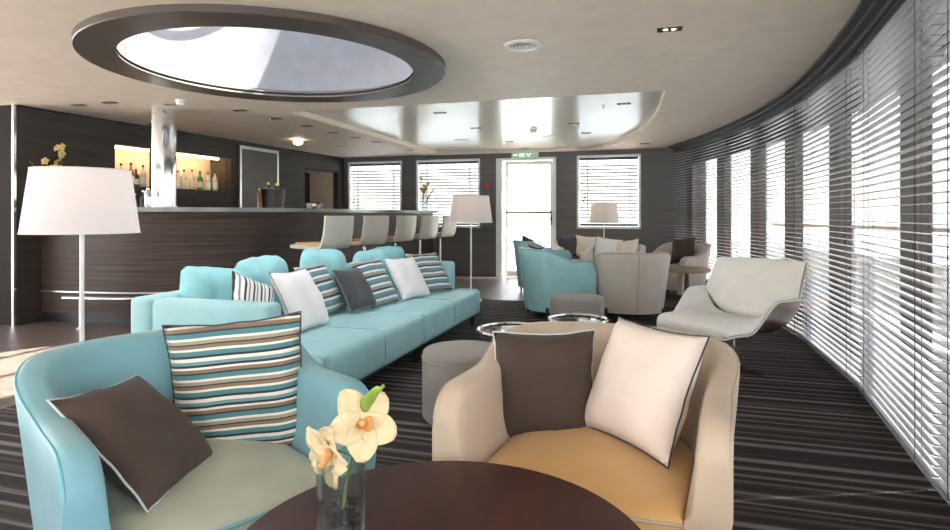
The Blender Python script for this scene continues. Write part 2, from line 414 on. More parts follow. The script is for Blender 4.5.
bm = NB(); box(bm, -.045,.045,-.03,0,-.045,.045,.008)
o = mk('fire_alarm_call_point', bm, M['red'], loc=C((486-475)/F*11.4, 11.4, 1.78)); o.location.y = FB-.001
tag(o, 'small red fire alarm call point on the grey wall left of the door', 'alarm')

# ---------------------------------------------------------------- right wall: pillars, glass, blinds, valance
PB = [0.2, 1.65, 3.05, 4.6, 6.3, 7.6, 8.7, 9.85, 11.0]
for i, b in enumerate(PB):
    p = wallpt(b, .30); nb = (b-5.8)/13.5; ang = math.atan(nb)
    bm = NB(); box(bm, -.04, .06, -.145, .145, 0, 2.4)
    o = struct('trim_%d' % (i+1), bm, M['pillar'], smooth=False); o.location = (p.x, p.y, 0); o.rotation_euler.z = ang
k = 4
for b0, b1 in zip(PB, PB[1:]):
    p0, p1 = wallpt(b0, .34), wallpt(b1, .34); d = (p1-p0); L = d.length; ang = math.atan2(d.y, d.x)
    bm = NB(); f = .04
    box(bm, .12, L-.12, -.03, .03, .02, .12); box(bm, .12, L-.12, -.03, .03, 2.12, 2.4)
    w = struct('window_%d' % k, bm, M['dark_metal'], smooth=False); w.location = (p0.x, p0.y, 0); w.rotation_euler.z = ang
    bm = NB(); box(bm, .12, L-.12, -.004, .004, .12, 2.12); mk('window_pane', bm, M['tinted'], w, smooth=False)
    bm = NB(); tube(bm, [(.1,.12,.95),(L-.1,.12,.95)], .02, 8); 
    k += 1
names = ['outermost towards the viewer', 'cut by the right photo edge, with cord tassels', 'just right of the foreground beige armchair', 'directly behind the white lounge chair', 'above the white lounge chair back', 'right of the round tan side table', 'second from the far corner', 'in the far corner by the grey wall']
for i, (b0, b1) in enumerate(zip(PB, PB[1:])):
    p0, p1 = wallpt(b0, 0), wallpt(b1, 0); d = (p1-p0); L = d.length; ang = math.atan2(d.y, d.x)
    venetian('venetian_blind', L-.012, 2.33, 'floor-length grey venetian blind ' + names[i], 'blind', (p0.x, p0.y, .02), ang, M['slat'],
             'blinds along the curved window wall', ladders=2, th=.003, cord=(.3*L, .62 if i == 1 else .95+.02*i), tilt=0)
bm = NB()
bs = [-1+i*.35 for i in range(36)]
prof = [(-.17,2.40),(-.17,2.375),(-.12,2.375),(-.12,2.345),(-.07,2.345),(-.07,2.31),(-.045,2.31),(-.045,2.40)]
loft(bm, [[(wallpt(b, o).x, wallpt(b, o).y, z) for o, z in prof] for b in bs if b < 11.2])
struct('trim_valance', bm, M['cove'], smooth=False)
# fascia over the glass outside
bm = NB(); loft(bm, [[(wallpt(b, o).x, wallpt(b, o).y, z) for o, z in [(.42,2.3),(.5,2.3),(.5,2.6),(.42,2.6)]] for b in [-2.4+.7*i for i in range(20)]]); struct('trim_fascia', bm, M['white'], smooth=False)

# ---------------------------------------------------------------- left and back-bar walls
bm = NB(); box(bm, -9.2, -6.61, 4.72, 4.90, 0, 2.4); struct('wall_left', bm, plain('dark_wall_end_panel', (.022,.018,.016), .8, spec=.1), smooth=False)
bm = NB(); box(bm, -6.62, -6.59, 4.695, 4.725, 0, 2.4); struct('trim_chrome_corner', bm, M['chrome'], smooth=False)
BANG = math.atan2(.41, 6.18)              # the back-bar wall runs slightly askew
BM = Matrix.Translation((-6.61, 4.72, 0)) @ Matrix.Rotation(-BANG, 4, 'Z')
def barwall_y(px):                        # distance along the back-bar wall
    d = C((px-475)/F, 1.0); n = BM.to_3x3() @ Vector((1,0,0)); k = BM.translation.dot(n)/d.dot(n)
    return (BM.inverted() @ Vector((d.x*k, d.y*k, 0))).y
def setm(o): o.matrix_world = BM @ o.matrix_world; return o
N1 = (barwall_y(115), barwall_y(231), 1.58, 2.10); N2 = (barwall_y(305), barwall_y(338), 1.1, 2.08)
BE = 6.5
N2 = (N2[0], min(N2[1], BE-.12), 1.1, 2.08)
bm = NB()
box(bm, -.12, 0, 0.02, N1[0], 0, 2.4); box(bm, -.12, 0, N1[1], N2[0], 0, 2.4); box(bm, -.12, 0, N2[1], BE, 0, 2.4)
for n_ in (N1, N2):
    box(bm, -.12, 0, n_[0], n_[1], 0, n_[2]); box(bm, -.12, 0, n_[0], n_[1], n_[3], 2.4)
setm(struct('wall_back_bar', bm, M['backbar'], smooth=False))
bm = NB(); box(bm, -.004, .02, .03, 6.4, 2.372, 2.398); setm(struct('trim_back_bar_top', bm, M['dark_metal'], smooth=False))
def niche(name, n_, depth, matback, matside, lab):
    y0, y1, z0, z1 = n_
    t = thing(name, lab, 'niche', BM @ Vector((-.12, (y0+y1)/2, z0)), -BANG)
    w = (y1-y0)/2; h = z1-z0; d = depth-.12
    bm = NB(); box(bm, -d-.02, -d, -w-.02, w+.02, -.02, h+.02); mk('back_panel', bm, matback, t, smooth=False)
    bm = NB(); box(bm, -d, -.001, -w-.02, w+.02, -.025, -.0); mk('shelf', bm, M['stone'], t, smooth=False)
    bm = NB(); box(bm, -d, -.001, -w-.02, w+.02, h, h+.02); mk('top_panel', bm, matside, t, smooth=False)
    bm = NB(); box(bm, -d, -.001, -w-.02, -w, 0, h); mk('side_panel', bm, matside, t, smooth=False)
    bm = NB(); box(bm, -d, -.001, w, w+.02, 0, h); mk('side_panel', bm, M['ringwood'] if name == 'bottle_niche' else matside, t, smooth=False)
    return t
niche('bottle_niche', N1, .42, M['niche'], M['niche'], 'warmly lit cream niche with bottles in the dark wall behind the bar')
niche('pass_through_niche', N2, .7, M['leg'], M['niche'], 'dark recessed opening with a cream edge in the back-bar wall beside the far window')
t = thing('niche_strip_light', 'thin warm strip light inside the top of the bottle niche', 'light', BM @ Vector((-.16, (N1[0]+N1[1])/2, 2.085)), -BANG)
bm = NB(); box(bm, -.012, .012, -.9, .9, -.012, .012); mk('diffuser', bm, emis('warm_strip', (1,.72,.42), 5), t, smooth=False)
ya, yb = barwall_y(238), barwall_y(277)
t = thing('chrome_framed_panel', 'tall chrome framed brown service door panel behind the bar', 'panel', BM @ Vector((0, (ya+yb)/2, 0)), -BANG)
hw = (yb-ya)/2
bm = NB(); box(bm, .0005, .02, -hw+.04, hw-.04, .02, 2.27); mk('panel', bm, M['ringwood'], t, smooth=False)
bm = NB(); box(bm, .0005, .04, -hw, -hw+.045, 0, 2.33); box(bm, .0005, .04, hw-.045, hw, 0, 2.33); box(bm, .0005, .04, -hw, hw, 2.28, 2.33); mk('frame', bm, M['brushed'], t, smooth=False)

# rear wall with wide windows, added unseen behind the viewer to curb front light
bm = NB(); box(bm, -9.2, 2.0, -2.4, -2.28, 0, .95); box(bm, -9.2, 2.0, -2.4, -2.28, 2.15, 2.4)
for x in (-9.0,-6.2,-3.4,-.6,1.9): box(bm, x-.2, x+.2, -2.4, -2.28, .95, 2.15)
struct('wall_rear_blocker', bm, M['farwall'], smooth=False)

# ---------------------------------------------------------------- bar
def spline(pts, n=8):
    P = [Vector((*p, 0)) if len(p) == 2 else Vector(p) for p in pts]; out = []
    for i in range(len(P)-1):
        a, b, c, d = P[max(i-1,0)], P[i], P[i+1], P[min(i+2,len(P)-1)]
        for k in range(n):
            t = k/n; out.append(.5*((2*b)+(c-a)*t+(2*a-5*b+4*c-d)*t*t+(3*b-a-3*c+d)*t**3))
    out.append(P[-1]); return out
barline = spline([(-6.57,4.98),(-6.0,5.02),(-5.4,5.12),(-4.9,5.36),(-4.48,5.75),(-4.32,6.2),(-4.24,6.8),(-4.2,8.0),(-4.18,9.5),(-4.18,11.13)], 6)
def offs(line, o):
    out = []
    for i, p in enumerate(line):
        a = line[max(i-1,0)]; b = line[min(i+1,len(line)-1)]; t = (b-a).normalized()
        out.append(p + Vector((t.y, -t.x, 0))*o)
    return out
def ribbon(line, o0, o1, z0, z1):
    A = offs(line, o0); B = offs(line, o1); bm = NB()
    loft(bm, [[(a.x,a.y,z0),(b.x,b.y,z0),(b.x,b.y,z1),(a.x,a.y,z1)] for a, b in zip(A, B)])
    return bm
t = thing('bar_counter', 'long curved dark wood bar counter with a grey stone top', 'bar counter', (0,0,0))
mk('front_panel', ribbon(barline, -.06, 0, .10, 1.235), M['barwood'], t, angle=30)
mk('plinth', ribbon(barline, -.12, -.06, 0, .10), M['black'], t, angle=30)
mk('counter_top', ribbon(barline, -.50, .10, 1.235, 1.285), M['stone'], t, angle=30)
bm = ribbon(barline, 0.0005, .012, .34, .355); mk('inlay_strip', bm, M['brushed'], t)
rl = offs(barline, .26)[6:-2]
t = thing('foot_rail', 'chrome foot rail on short posts along the base of the bar', 'foot rail', (0,0,0))
bm = NB(); tube(bm, [(p.x,p.y,.32) for p in rl], .019, 10); mk('rail', bm, M['chrome'], t)
for i in range(2, len(rl), 6):
    p = rl[i]; bm = NB(); cyl(bm, p.x, p.y, 0, .31, .012, 12); cyl(bm, p.x, p.y, 0, .012, .035, 16); mk('post', bm, M['chrome'], t)
# chrome column
cp = C((163-475)/F*6.72, 6.72)
t = thing('chrome_column', 'polished chrome column rising through the bar counter to the ceiling', 'column', (cp.x, cp.y, 0))
bm = NB(); cyl(bm, 0,0, 1.286, 2.4, .138, 48); mk('shaft', bm, M['chrome'], t)
bm = NB(); lathe(bm, [(.139,1.287),(.15,1.287),(.15,1.305),(.139,1.305)], 48); mk('collar', bm, M['brushed'], t)
bm = NB(); cyl(bm, 0,0, 0, 1.234, .13, 32); mk('column_base', bm, M['dark_metal'], t)

# bar stools
def make_stool():
    t = thing('bar_stool', '', 'stool')
    def pad(pts, w0, w1, th, bev=.02):
        pass
    # seat shell: profile in x (towards the bar is -x), width along y
    prof = [(-.30,.835),(-.10,.825),(.10,.825),(.155,.845),(.19,.92),(.215,1.05),(.225,1.19)]
    prof = [(p.x, p.y) for p in spline(prof, 5)]
    def strip(o0, o1, w, z0=None):
        bm = NB(); rings = []
        n = len(prof)
        for i, (x, z) in enumerate(prof):
            a = prof[max(i-1,0)]; b = prof[min(i+1,n-1)]; dx, dz = b[0]-a[0], b[1]-a[1]; L = math.hypot(dx,dz); nx, nz = -dz/L, dx/L
            k = i/(n-1); ww = w*(1-.06*k); r = .012
            e0 = (x+nx*o0, z+nz*o0); e1 = (x+nx*o1, z+nz*o1)
            rings.append([(e0[0],-ww+r,e0[1]),(e0[0],ww-r,e0[1]),((e0[0]*.8+e1[0]*.2),ww,e0[1]*.8+e1[1]*.2),((e0[0]*.2+e1[0]*.8),ww,e0[1]*.2+e1[1]*.8),
                          (e1[0],ww-r,e1[1]),(e1[0],-ww+r,e1[1]),(e0[0]*.2+e1[0]*.8,-ww,e0[1]*.2+e1[1]*.8),(e0[0]*.8+e1[0]*.2,-ww,e0[1]*.8+e1[1]*.2)])
        loft(bm, rings); return bm
    mk('seat_shell', strip(-.014,.032,.25), M['stool'], t, angle=50)
    bm = NB(); box(bm, -.28, .12, -.20, .20, .852, .885, .014, 3); mk('seat_pad', bm, M['gold'], t)
    bm = NB(); cyl(bm, 0,0,.02,.80,.026,20); mk('pole', bm, M['chrome'], t)
    bm = NB(); box(bm, -.09,.09,-.09,.09,.795,.812,.004); mk('seat_mount', bm, M['dark_metal'], t)
    bm = NB(); lathe(bm, [(0,.03),(.03,.03),(.06,.02),(.21,.012),(.215,0),(0,0)], 36); mk('base', bm, M['chrome'], t)
    bm = NB(); tube(bm, [(0,.02,.3),(-.10,.14,.3),(-.20,.15,.3),(-.25,.08,.3),(-.25,-.08,.3),(-.20,-.15,.3),(-.10,-.14,.3),(0,-.02,.3)], .011, 8); mk('footrest', bm, M['chrome'], t)
    return t
st0 = make_stool()
sl = ['greige leather bar stool nearest the camera, first in the row at the bar', 'second bar stool from the near end of the row', 'middle bar stool of the row of five', 'second bar stool from the far end of the row', 'farthest bar stool, beside the end of the counter and the floor lamp']
for i in range(5):
    o = st0 if i == 0 else copy_tree(st0)
    o.location = (-3.60, 6.05+.97*i, 0); o.rotation_euler.z = math.radians([-12,-15,-11,-14,-10][i])
    tag(o, sl[i], 'stool', 'bar stools along the counter')

# ---------------------------------------------------------------- tub chairs
def u_path(A, yf, R, n=13, m=26):
    pts = []
    for i in range(n): pts.append((-A, yf + (0-yf)*i/n))
    for i in range(m+1):
        th = PI - PI*i/m
        c, s = math.cos(th), math.sin(th); e = .86
        pts.append((A*math.copysign(abs(c)**e, c), R*abs(s)**e))
    for i in range(n-1, -1, -1): pts.append((A, yf + (0-yf)*i/n))
    return pts
def make_tub(mshell, mseat, mpipe, inner=None, hb=.77, ha=.675, A=.41, yf=-.30, R=.385, name='tub_armchair'):
    t = thing(name, '', 'armchair')
    P = u_path(A, yf, R); n = len(P)
    # denser stations near the arm fronts for the rounded corner
    def h(y): return ha + (hb-ha)*sm((y+.12)/.42)
    ext = []
    rc = .11
    for k in range(7):
        q = k/7; ext.append((yf - rc*math.cos(q*PI/2)*1.0, ha - rc + rc*math.sin(q*PI/2)))
    path = [(-A, y, z) for y, z in ext] + [(x, y, h(y)) for x, y in P] + [(A, y, z) for y, z in ext[::-1]]
    # add a vertical end at the very front
    path = [(-A, ext[0][0], ha-rc)] + path[1:-1] + [(A, ext[0][0], ha-rc)]
    N_ = len(path)
    th_ = .085
    rings = []; rings_in = []; crest = []
    for i, (x, y, hh) in enumerate(path):
        a = path[max(i-1,0)]; b = path[min(i+1,N_-1)]
        d = Vector((b[0]-a[0], b[1]-a[1])); d = d.normalized() if d.length > 1e-6 else Vector((0,1))
        nn = Vector((d.y, -d.x))    # pointing inward
        lean = .05*sm((y+.1)/.4)
        sec = [(.045,.09),(.02,.30),(0-lean*.6,hh-.12),(-lean,hh-.025),(.008-lean,hh-.008),(.025-lean,hh),(th_-.025-lean,hh-.002),(th_-.008-lean,hh-.012),(th_-lean*.8,hh-.03),(th_+.012,hh-.15),(th_+.03,.42),(th_+.03,.24),(th_+.03,.09)]
        rings.append([(x+nn.x*o, y+nn.y*o, max(z,.09) if j else .09) for j, (o, z) in enumerate(sec)])
        crest.append((x+nn.x*(.004-lean), y+nn.y*(.004-lean), hh-.012))
    # clamp order
    for r in rings:
        pass
    bm = NB(); loft(bm, rings)
    sh = mk('shell', bm, mshell, t, angle=55)
    bm = NB(); tube(bm, crest[1:-1], .0045, 6); mk('crest_piping', bm, mpipe, sh)
    yb = R
    bm = NB(); tube(bm, [(0, R+.0+.05*q-.045*(1-q)+.004, .10+q*(hb-.12)) for q in (0,.3,.6,.85,1)], .0045, 6)
    # shell centre at the back follows the same profile
    mk('back_seam', bm, mpipe, sh)
    # seat
    inn = .115
    out = [(-A+inn, yf-.10)] + [(x*(A-inn)/A, y*(R-inn)/R if y > 0 else y) for x, y in P] + [(A-inn, yf-.10)]
    fr = []
    for i in range(1, 10): fr.append((A-inn-(2*(A-inn))*i/10, yf-.10-.03*math.sin(PI*i/10)))
    out = out + fr
    cx, cy = 0, -.05
    def sc(k, z): return [((x-cx)*k+cx, (y-cy)*k+cy, z) for x, y in out]
    bm = NB(); loft(bm, [sc(.96,.14), sc(1,.17), sc(1,.385), sc(.985,.412), sc(.95,.425), sc(.8,.437), sc(.5,.446), sc(.2,.449), sc(.02,.45)])
    s = mk('seat', bm, mseat, t, angle=55)
    bm = NB(); tube(bm, sc(.997,.402), .005, 6, closed=True); mk('seat_piping', bm, mpipe, s)
    for sx in (-1,1):
        for yy in (yf+.0, R*.55):
            bm = NB(); cyl(bm, sx*(A-.09), yy, 0, .14, .014, 10, .022); mk('leg', bm, M['leg'], t)
    return t
# front beige
def place(o, X, D, psi, label, group=None, z=0):
    p = C(X, D); o.location = (p.x, p.y, z); o.rotation_euler.z = yaw(psi); tag(o, label, 'armchair', group); return o
beige_c = place(make_tub(M['beige'], M['gold'], M['pipe_beige'], hb=.762, A=.42), .42, 2.0, -24, 'beige leather tub armchair with golden seat in the right foreground')
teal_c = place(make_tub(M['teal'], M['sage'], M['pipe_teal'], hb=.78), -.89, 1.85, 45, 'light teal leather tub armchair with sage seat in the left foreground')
ta = place(make_tub(M['teal_sofa'], M['teal_sofa'], M['pipe_teal'], hb=.81), .93, 7.05, 106, 'teal tub armchair seen from its side, nearest of the far seating group', 'far seating group')  # far teal lightened in colour to make up for weak light there
ta.scale = (.93,.93,1)
tb = place(copy_tree(ta), 1.0, 9.15, 104, 'teal tub armchair half hidden behind the other teal one, in front of the bright door', 'far seating group')
ge = place(make_tub(M['greige'], M['cream'], M['pipe_grey'], hb=.78, ha=.62), 1.82, 6.92, 178, 'greige tub armchair with its rounded seamed back turned to the camera', 'far seating group')
gc = place(make_tub(M['cream'], M['cream'], M['pipe_beige']), 1.75, 10.0, 5, 'cream tub armchair facing forward by the far wall, with a dark and a pale cushion', 'far seating group')
gd = place(copy_tree(gc), 2.02, 8.55, -25, 'cream tub armchair between the greige chair and the far wall, with patterned white cushions', 'far seating group')
gf = place(copy_tree(ge), 2.98, 8.7, -55, 'greige tub armchair farthest right of the seating group, with a brown cushion', 'far seating group')

# ---------------------------------------------------------------- cushions
def pillow_bm(w, h, t, seed=0, n=18, soft=False):
    bm = NB(); rnd = random.Random(seed); off = Vector((rnd.random()*20, rnd.random()*20, 0))
    def P(u, v, s):
        x = w/2*u*(1-.075*(1-v*v)*abs(u)); y = h/2*v*(1-.075*(1-u*u)*abs(v))
        if soft: x = w/2*u*(1-.09*v**6); y = h/2*v*(1-.09*u**6+.05*noise.noise(Vector((u*2.0,v,2))+off))
        e = max(0, (1-u**4))*max(0, (1-v**4))
        z = t/2*(e**.62)
        nz = noise.noise(Vector((x*7, y*7, 3*s))+off)*(.034 if soft else .018)*min(1, e*1.6) + noise.noise(Vector((x*22, y*16, 5+s))+off)*.004*min(1,e*3)
        wob = .006*noise.noise(Vector((u*3, v*3, 9))+off)
        return (x+wob, y+wob*.7, s*z + nz)
    top = [[bm.verts.new(P(-1+2*i/n, -1+2*j/n, 1)) for i in range(n+1)] for j in range(n+1)]
    bot = [[top[j][i] if i in (0,n) or j in (0,n) else bm.verts.new(P(-1+2*i/n, -1+2*j/n, -1)) for i in range(n+1)] for j in range(n+1)]
    for j in range(n):
        for i in range(n):
            bm.faces.new((top[j][i],top[j][i+1],top[j+1][i+1],top[j+1][i]))
            bm.faces.new((bot[j][i],bot[j+1][i],bot[j+1][i+1],bot[j][i+1]))
    edge = [top[0][i].co.copy() for i in range(n)]+[top[j][n].co.copy() for j in range(n)]+[top[n][n-i].co.copy() for i in range(n)]+[top[n-j][0].co.copy() for j in range(n)]
    return bm, edge
pc_ = [0]
def pillow(loc, yw, lean, roll, size, mat, label, pipe=None, thick=.15, name='throw_pillow', group=None, h=None):
    """loc: middle of the cushion; yw: heading of its face (0 = towards -Y), in room axes"""
    pc_[0] += 1
    t = thing(name, label, 'cushion', loc, 0, group)
    t.rotation_euler = (Matrix.Rotation(yw,3,'Z') @ Matrix.Rotation(PI/2-math.radians(lean),3,'X') @ Matrix.Rotation(math.radians(roll),3,'Z')).to_euler()
    bm, edge = pillow_bm(size, h or size, thick, pc_[0], soft=(name == 'back_cushion'))
    c = mk('cover', bm, mat, t, angle=80)
    if pipe:
        bm = NB(); tube(bm, [e*1.003 for e in edge], .0032, 6, closed=True); mk('piping', bm, pipe, t)
    return t
SG = 'cushions on the long teal sofa'
S0 = .40
def sp(a, b, size, lean, yw, roll, mat, label, pipe=None, thick=.15, dz=0, h=None, name='throw_pillow'):
    hh = (h or size)
    r = math.radians(abs(roll)); ext = hh/2*math.cos(r)+size/2*math.sin(r)
    z = S0 + ext*math.cos(math.radians(lean)) + thick*.10 + dz
    return pillow((a, b, z), math.radians(yw), lean, roll, size, mat, label, pipe, thick, name, SG, h)
def sc_(X, D, z, psi, lean, roll, size, mat, label, pipe=None, thick=.15, h=None, name='throw_pillow'):
    return pillow(C(X,D,z), yaw(psi), lean, roll, size, mat, label, pipe, thick, name, SG, h)
BC = 'back_cushion'
sc_(-1.74,3.96,.62,58,16,-9,.50,M['teal_soft'],'crumpled teal back cushion at the near corner of the sofa, leftmost of the cushions', thick=.20, h=.47, name=BC)
sc_(-1.52,4.32,.645,70,18,4,.50,M['teal_soft'],'plump teal back cushion behind the large white cushion', thick=.21, h=.52, name=BC)
sc_(-1.27,5.06,.66,66,16,-3,.54,M['teal_soft'],'teal back cushion behind the dark grey cushion at the middle of the sofa', thick=.20, h=.52, name=BC)
sc_(-.98,5.76,.62,62,16,3,.50,M['teal_soft'],'teal back cushion behind the far white cushion', thick=.19, h=.49, name=BC)
sc_(-.90,6.28,.64,52,10,0,.46,M['teal_soft'],'teal back cushion in the far corner of the sofa, partly hidden', thick=.15, h=.46, name=BC)
sc_(-1.45,3.86,.625,66,26,-26,.35,M['stripe_c'],'small black and white striped cushion tipped against the near armrest of the sofa', M['pipe_dark'], thick=.11)
sc_(-1.235,4.19,.60,76,28,-2,.46,M['white_p'],'large white cushion with grey piping near the left end of the sofa', M['pipe_grey'], thick=.15)
sc_(-1.24,4.73,.605,76,29,1,.45,M['stripe_b'],'teal and white striped cushion between the large white and the dark grey cushion', None, thick=.13)
sc_(-1.0,4.93,.585,67,30,-1,.38,M['dark_p'],'dark grey cushion in the middle of the sofa', M['pipe_grey'], thick=.12)
sc_(-.89,5.27,.60,66,29,1,.45,M['stripe_b'],'teal and white striped cushion between the dark grey and the far white cushion', None, thick=.13)
sc_(-.65,5.72,.595,59,32,-1,.44,M['white_p'],'plain white cushion near the far end of the sofa', M['pipe_white'], thick=.14)
sc_(-.485,6.18,.605,49,33,-1,.46,M['stripe_b'],'teal and grey striped cushion leaning on the far armrest of the sofa', None, thick=.13)

# foreground cushions
def fp(px, py, D, yw, lean, roll, size, mat, label, pipe, thick=.15):
    p = C((px-475)/F*D, D, EYE-(py-215)*D/F)
    return pillow(p, yaw(yw), lean, roll, size, mat, label, pipe, thick)
def fq(X, D, z, psi, lean, roll, size, mat, label, pipe, thick=.15): return pillow(C(X,D,z), yaw(psi), lean, roll, size, mat, label, pipe, thick)
fq(.255,2.14,.585,10,5,-1,.385,M['brown_p'],'dark brown cushion with pale piping on the left side of the beige armchair', M['pipe_light'], .15)
fq(.559,1.99,.630,-62,25,0,.415,M['cream_p'],'large cream cushion with dark piping on the right side of the beige armchair', M['pipe_dark'], .15)
fq(-.825,2.05,.595,-2,2,6,.49,M['stripe_a'],'large teal, brown and white striped cushion in the left foreground armchair', M['pipe_dark'], .14)
fq(-.968,1.713,.562,94,46,-8,.39,M['brown_p'],'dark brown cushion with pale piping lying against the arm of the foreground teal armchair', M['pipe_light'], .13)
# far group cushions
def seatp(ch, lx, ly, yw, lean, roll, size, mat, label, pipe=None, thick=.13):
    M_ = Matrix.Translation(ch.location) @ Matrix.Rotation(ch.rotation_euler.z,4,'Z')
    z = .45 + size/2*(math.cos(math.radians(roll))+abs(math.sin(math.radians(roll))))*math.cos(math.radians(lean))+.01
    p = M_ @ Vector((lx, ly, z))
    return pillow(p, ch.rotation_euler.z+math.radians(yw), lean, roll, size, mat, label, pipe, thick, group='cushions in the far seating group')
seatp(ta,.02,.16,0,20,4,.42,M['stripe_b'],'grey and white striped cushion in the nearer of the two far teal armchairs')
seatp(tb,.0,.15,0,20,10,.40,M['brown_p'],'taupe cushion in the teal armchair in front of the bright door')
seatp(gc,-.13,.15,0,18,3,.38,M['dark_p'],'dark cushion in the cream armchair against the far wall')
seatp(gc,.16,.10,-12,18,-6,.38,M['cream_p'],'pale pink-beige cushion in the cream armchair against the far wall', M['pipe_beige'])
seatp(gd,-.13,.13,8,20,-8,.40,M['white_p'],'white cushion with dark edge in the cream armchair behind the greige one', M['pipe_dark'])
seatp(gd,.15,.10,-14,22,8,.38,M['cream_p'],'cream cushion with fine piping in the middle cream armchair', M['pipe_grey'])
seatp(gf,.0,.14,0,18,6,.40,M['brown_p'],'brown cushion in the far right greige armchair')

# ---------------------------------------------------------------- sofa
t = thing('long_sofa', 'long light teal leather sofa piled with cushions in front of the bar', 'sofa', (-2.42, 4.51, 0))
L2 = 1.67
def sofabox(name, x0,x1,y0,y1,z0,z1, bev, mat=M['teal_sofa'], seg=4, par=t):
    bm = NB(); box(bm, x0,x1,y0,y1,z0,z1, bev, seg); return mk(name, bm, mat, par, angle=60)
sofabox('backrest', -.62,-.46,-L2,L2,.13,.70,.035)
sofabox('armrest', -.4599,.37,-L2,-L2+.15,.13,.695,.04)
sofabox('armrest', -.4599,.37,L2-.15,L2,.13,.695,.04)
def seatpad(y0, y1):
    c = sofabox('seat_cushion', -.4595, .66, y0, y1, .13, .40, .055)
    return c
for y0, y1 in ((-L2+.151,-.002),(.002,L2-.151)):
    c = seatpad(y0, y1)
    ym = (y0+y1)/2
    bm = NB(); tube(bm, [(-.4,ym,.4005),(.3,ym,.4005),(.60,ym,.4005),(.638,ym,.388),(.655,ym,.36),(.6605,ym,.33),(.6605,ym,.2)], .0035, 6); mk('seam', bm, M['pipe_teal'], c)
# seat extends in front of the arms
sofabox('seat_end', .372,.66,-L2,-L2+.149,.13,.40,.055)
sofabox('seat_end', .372,.66,L2-.149,L2,.13,.40,.055)
bm = NB()
box(bm, -.58,.60,-L2+.04,-L2+.08,.10,.128); box(bm, -.58,.60,L2-.08,L2-.04,.10,.128); box(bm, .56,.60,-L2+.08,L2-.08,.10,.128); box(bm, -.58,-.54,-L2+.08,L2-.08,.10,.128)
mk('base_frame', bm, M['dark_metal'], t, smooth=False)
for x in (-.56,.58):
    for y in (-L2+.06, 0, L2-.06):
        bm = NB(); box(bm, x-.02,x+.02,y-.02,y+.02,0,.10); mk('leg', bm, M['dark_metal'], t, smooth=False)

# ---------------------------------------------------------------- ottomans
def make_ottoman(label, X, D, r=.245, h=.42):
    p = C(X, D); t = thing('ottoman', label, 'ottoman', (p.x,p.y,0), 0, 'round grey ottomans')
    bm = NB(); lathe(bm, [(0,.02),(r-.01,.02),(r,.035),(r,h-.055),(r-.001,h-.05)], 48); mk('body', bm, M['ottoman'], t)
    bm = NB(); lathe(bm, [(r-.001,h-.05),(r,h-.045),(r-.004,h-.018),(r-.018,h-.005),(r-.04,h),(0,h+.004)], 48); mk('top_pad', bm, M['ottoman'], t, angle=60)
    bm = NB(); tube(bm, [((r+.001)*math.cos(2*PI*i/48),(r+.001)*math.sin(2*PI*i/48),h-.05) for i in range(48)], .004, 6, closed=True); mk('piping', bm, M['pipe_grey'], t)
    bm = NB(); cyl(bm, 0,0,0,.02,r-.03,32); mk('glide_base', bm, M['black'], t)
make_ottoman('round grey ottoman close behind the beige foreground armchair', -.065, 3.47)
make_ottoman('round grey ottoman beside the far teal and greige armchairs', .99, 5.72, .26)
# chrome-rimmed tray tables
def tray(label, X, D, r, h):
    p = C(X, D); t = thing('tray_table', label, 'coffee table', (p.x,p.y,0), 0, 'round chrome-rimmed tray tables')
    bm = NB(); lathe(bm, [(0,h-.02),(r-.005,h-.02),(r-.005,h-.008),(0,h-.008)], 48); mk('tabletop', bm, M['dark_glass'], t)
    bm = NB(); tube(bm, [(r*math.cos(2*PI*i/48),r*math.sin(2*PI*i/48),h) for i in range(48)], .012, 8, closed=True); mk('rim', bm, M['chrome'], t)
    for i in range(3):
        a = 2*PI*i/3+.4; bm = NB(); tube(bm, [(.97*r*math.cos(a),.97*r*math.sin(a),h-.015),(.9*r*math.cos(a),.9*r*math.sin(a),0)], .009, 8); mk('leg', bm, M['chrome'], t)
tray('low round tray table with chrome rim, between the grey ottoman and the beige armchair', .25, 3.86, .23, .45)
tray('smaller round tray table with chrome rim, just behind the beige armchair back', .69, 3.96, .19, .50)
p = C(.275, 3.95, .4385)
t = thing('folded_napkin', 'white folded card lying on the chrome-rimmed tray table', 'napkin', p, yaw(10))
bm = NB(); box(bm, -.09,.09,-.055,.055,0,.006,.002); box(bm, -.088,.088,-.053,.053,.0065,.013,.002); mk('paper', bm, M['white'], t)
# tan side table behind
p = C(2.62, 7.3)
t = thing('side_table', 'round tan wooden side table between the greige armchair and the window blinds', 'side table', (p.x,p.y,0))
bm = NB(); lathe(bm, [(0,.50),(.27,.50),(.28,.51),(.28,.535),(.27,.545),(0,.545)], 40); mk('tabletop', bm, M['tan'], t)
bm = NB(); lathe(bm, [(0,.0),(.16,0),(.16,.012),(.03,.03),(.025,.50),(0,.50)], 32); mk('pedestal', bm, M['shell_wood'], t)
p = C(2.45, 9.7)
t = thing('tea_table', 'small dark square table among the far cream armchairs by the far window', 'side table', (p.x,p.y,0))
bm = NB(); box(bm, -.28,.28,-.28,.28,.60,.635,.006); mk('tabletop', bm, M['leg'], t)
for x in (-.25,.25):
    for y in (-.25,.25):
        bm = NB(); box(bm, x-.018,x+.018,y-.018,y+.018,0,.60); mk('leg', bm, M['brushed'], t, smooth=False)

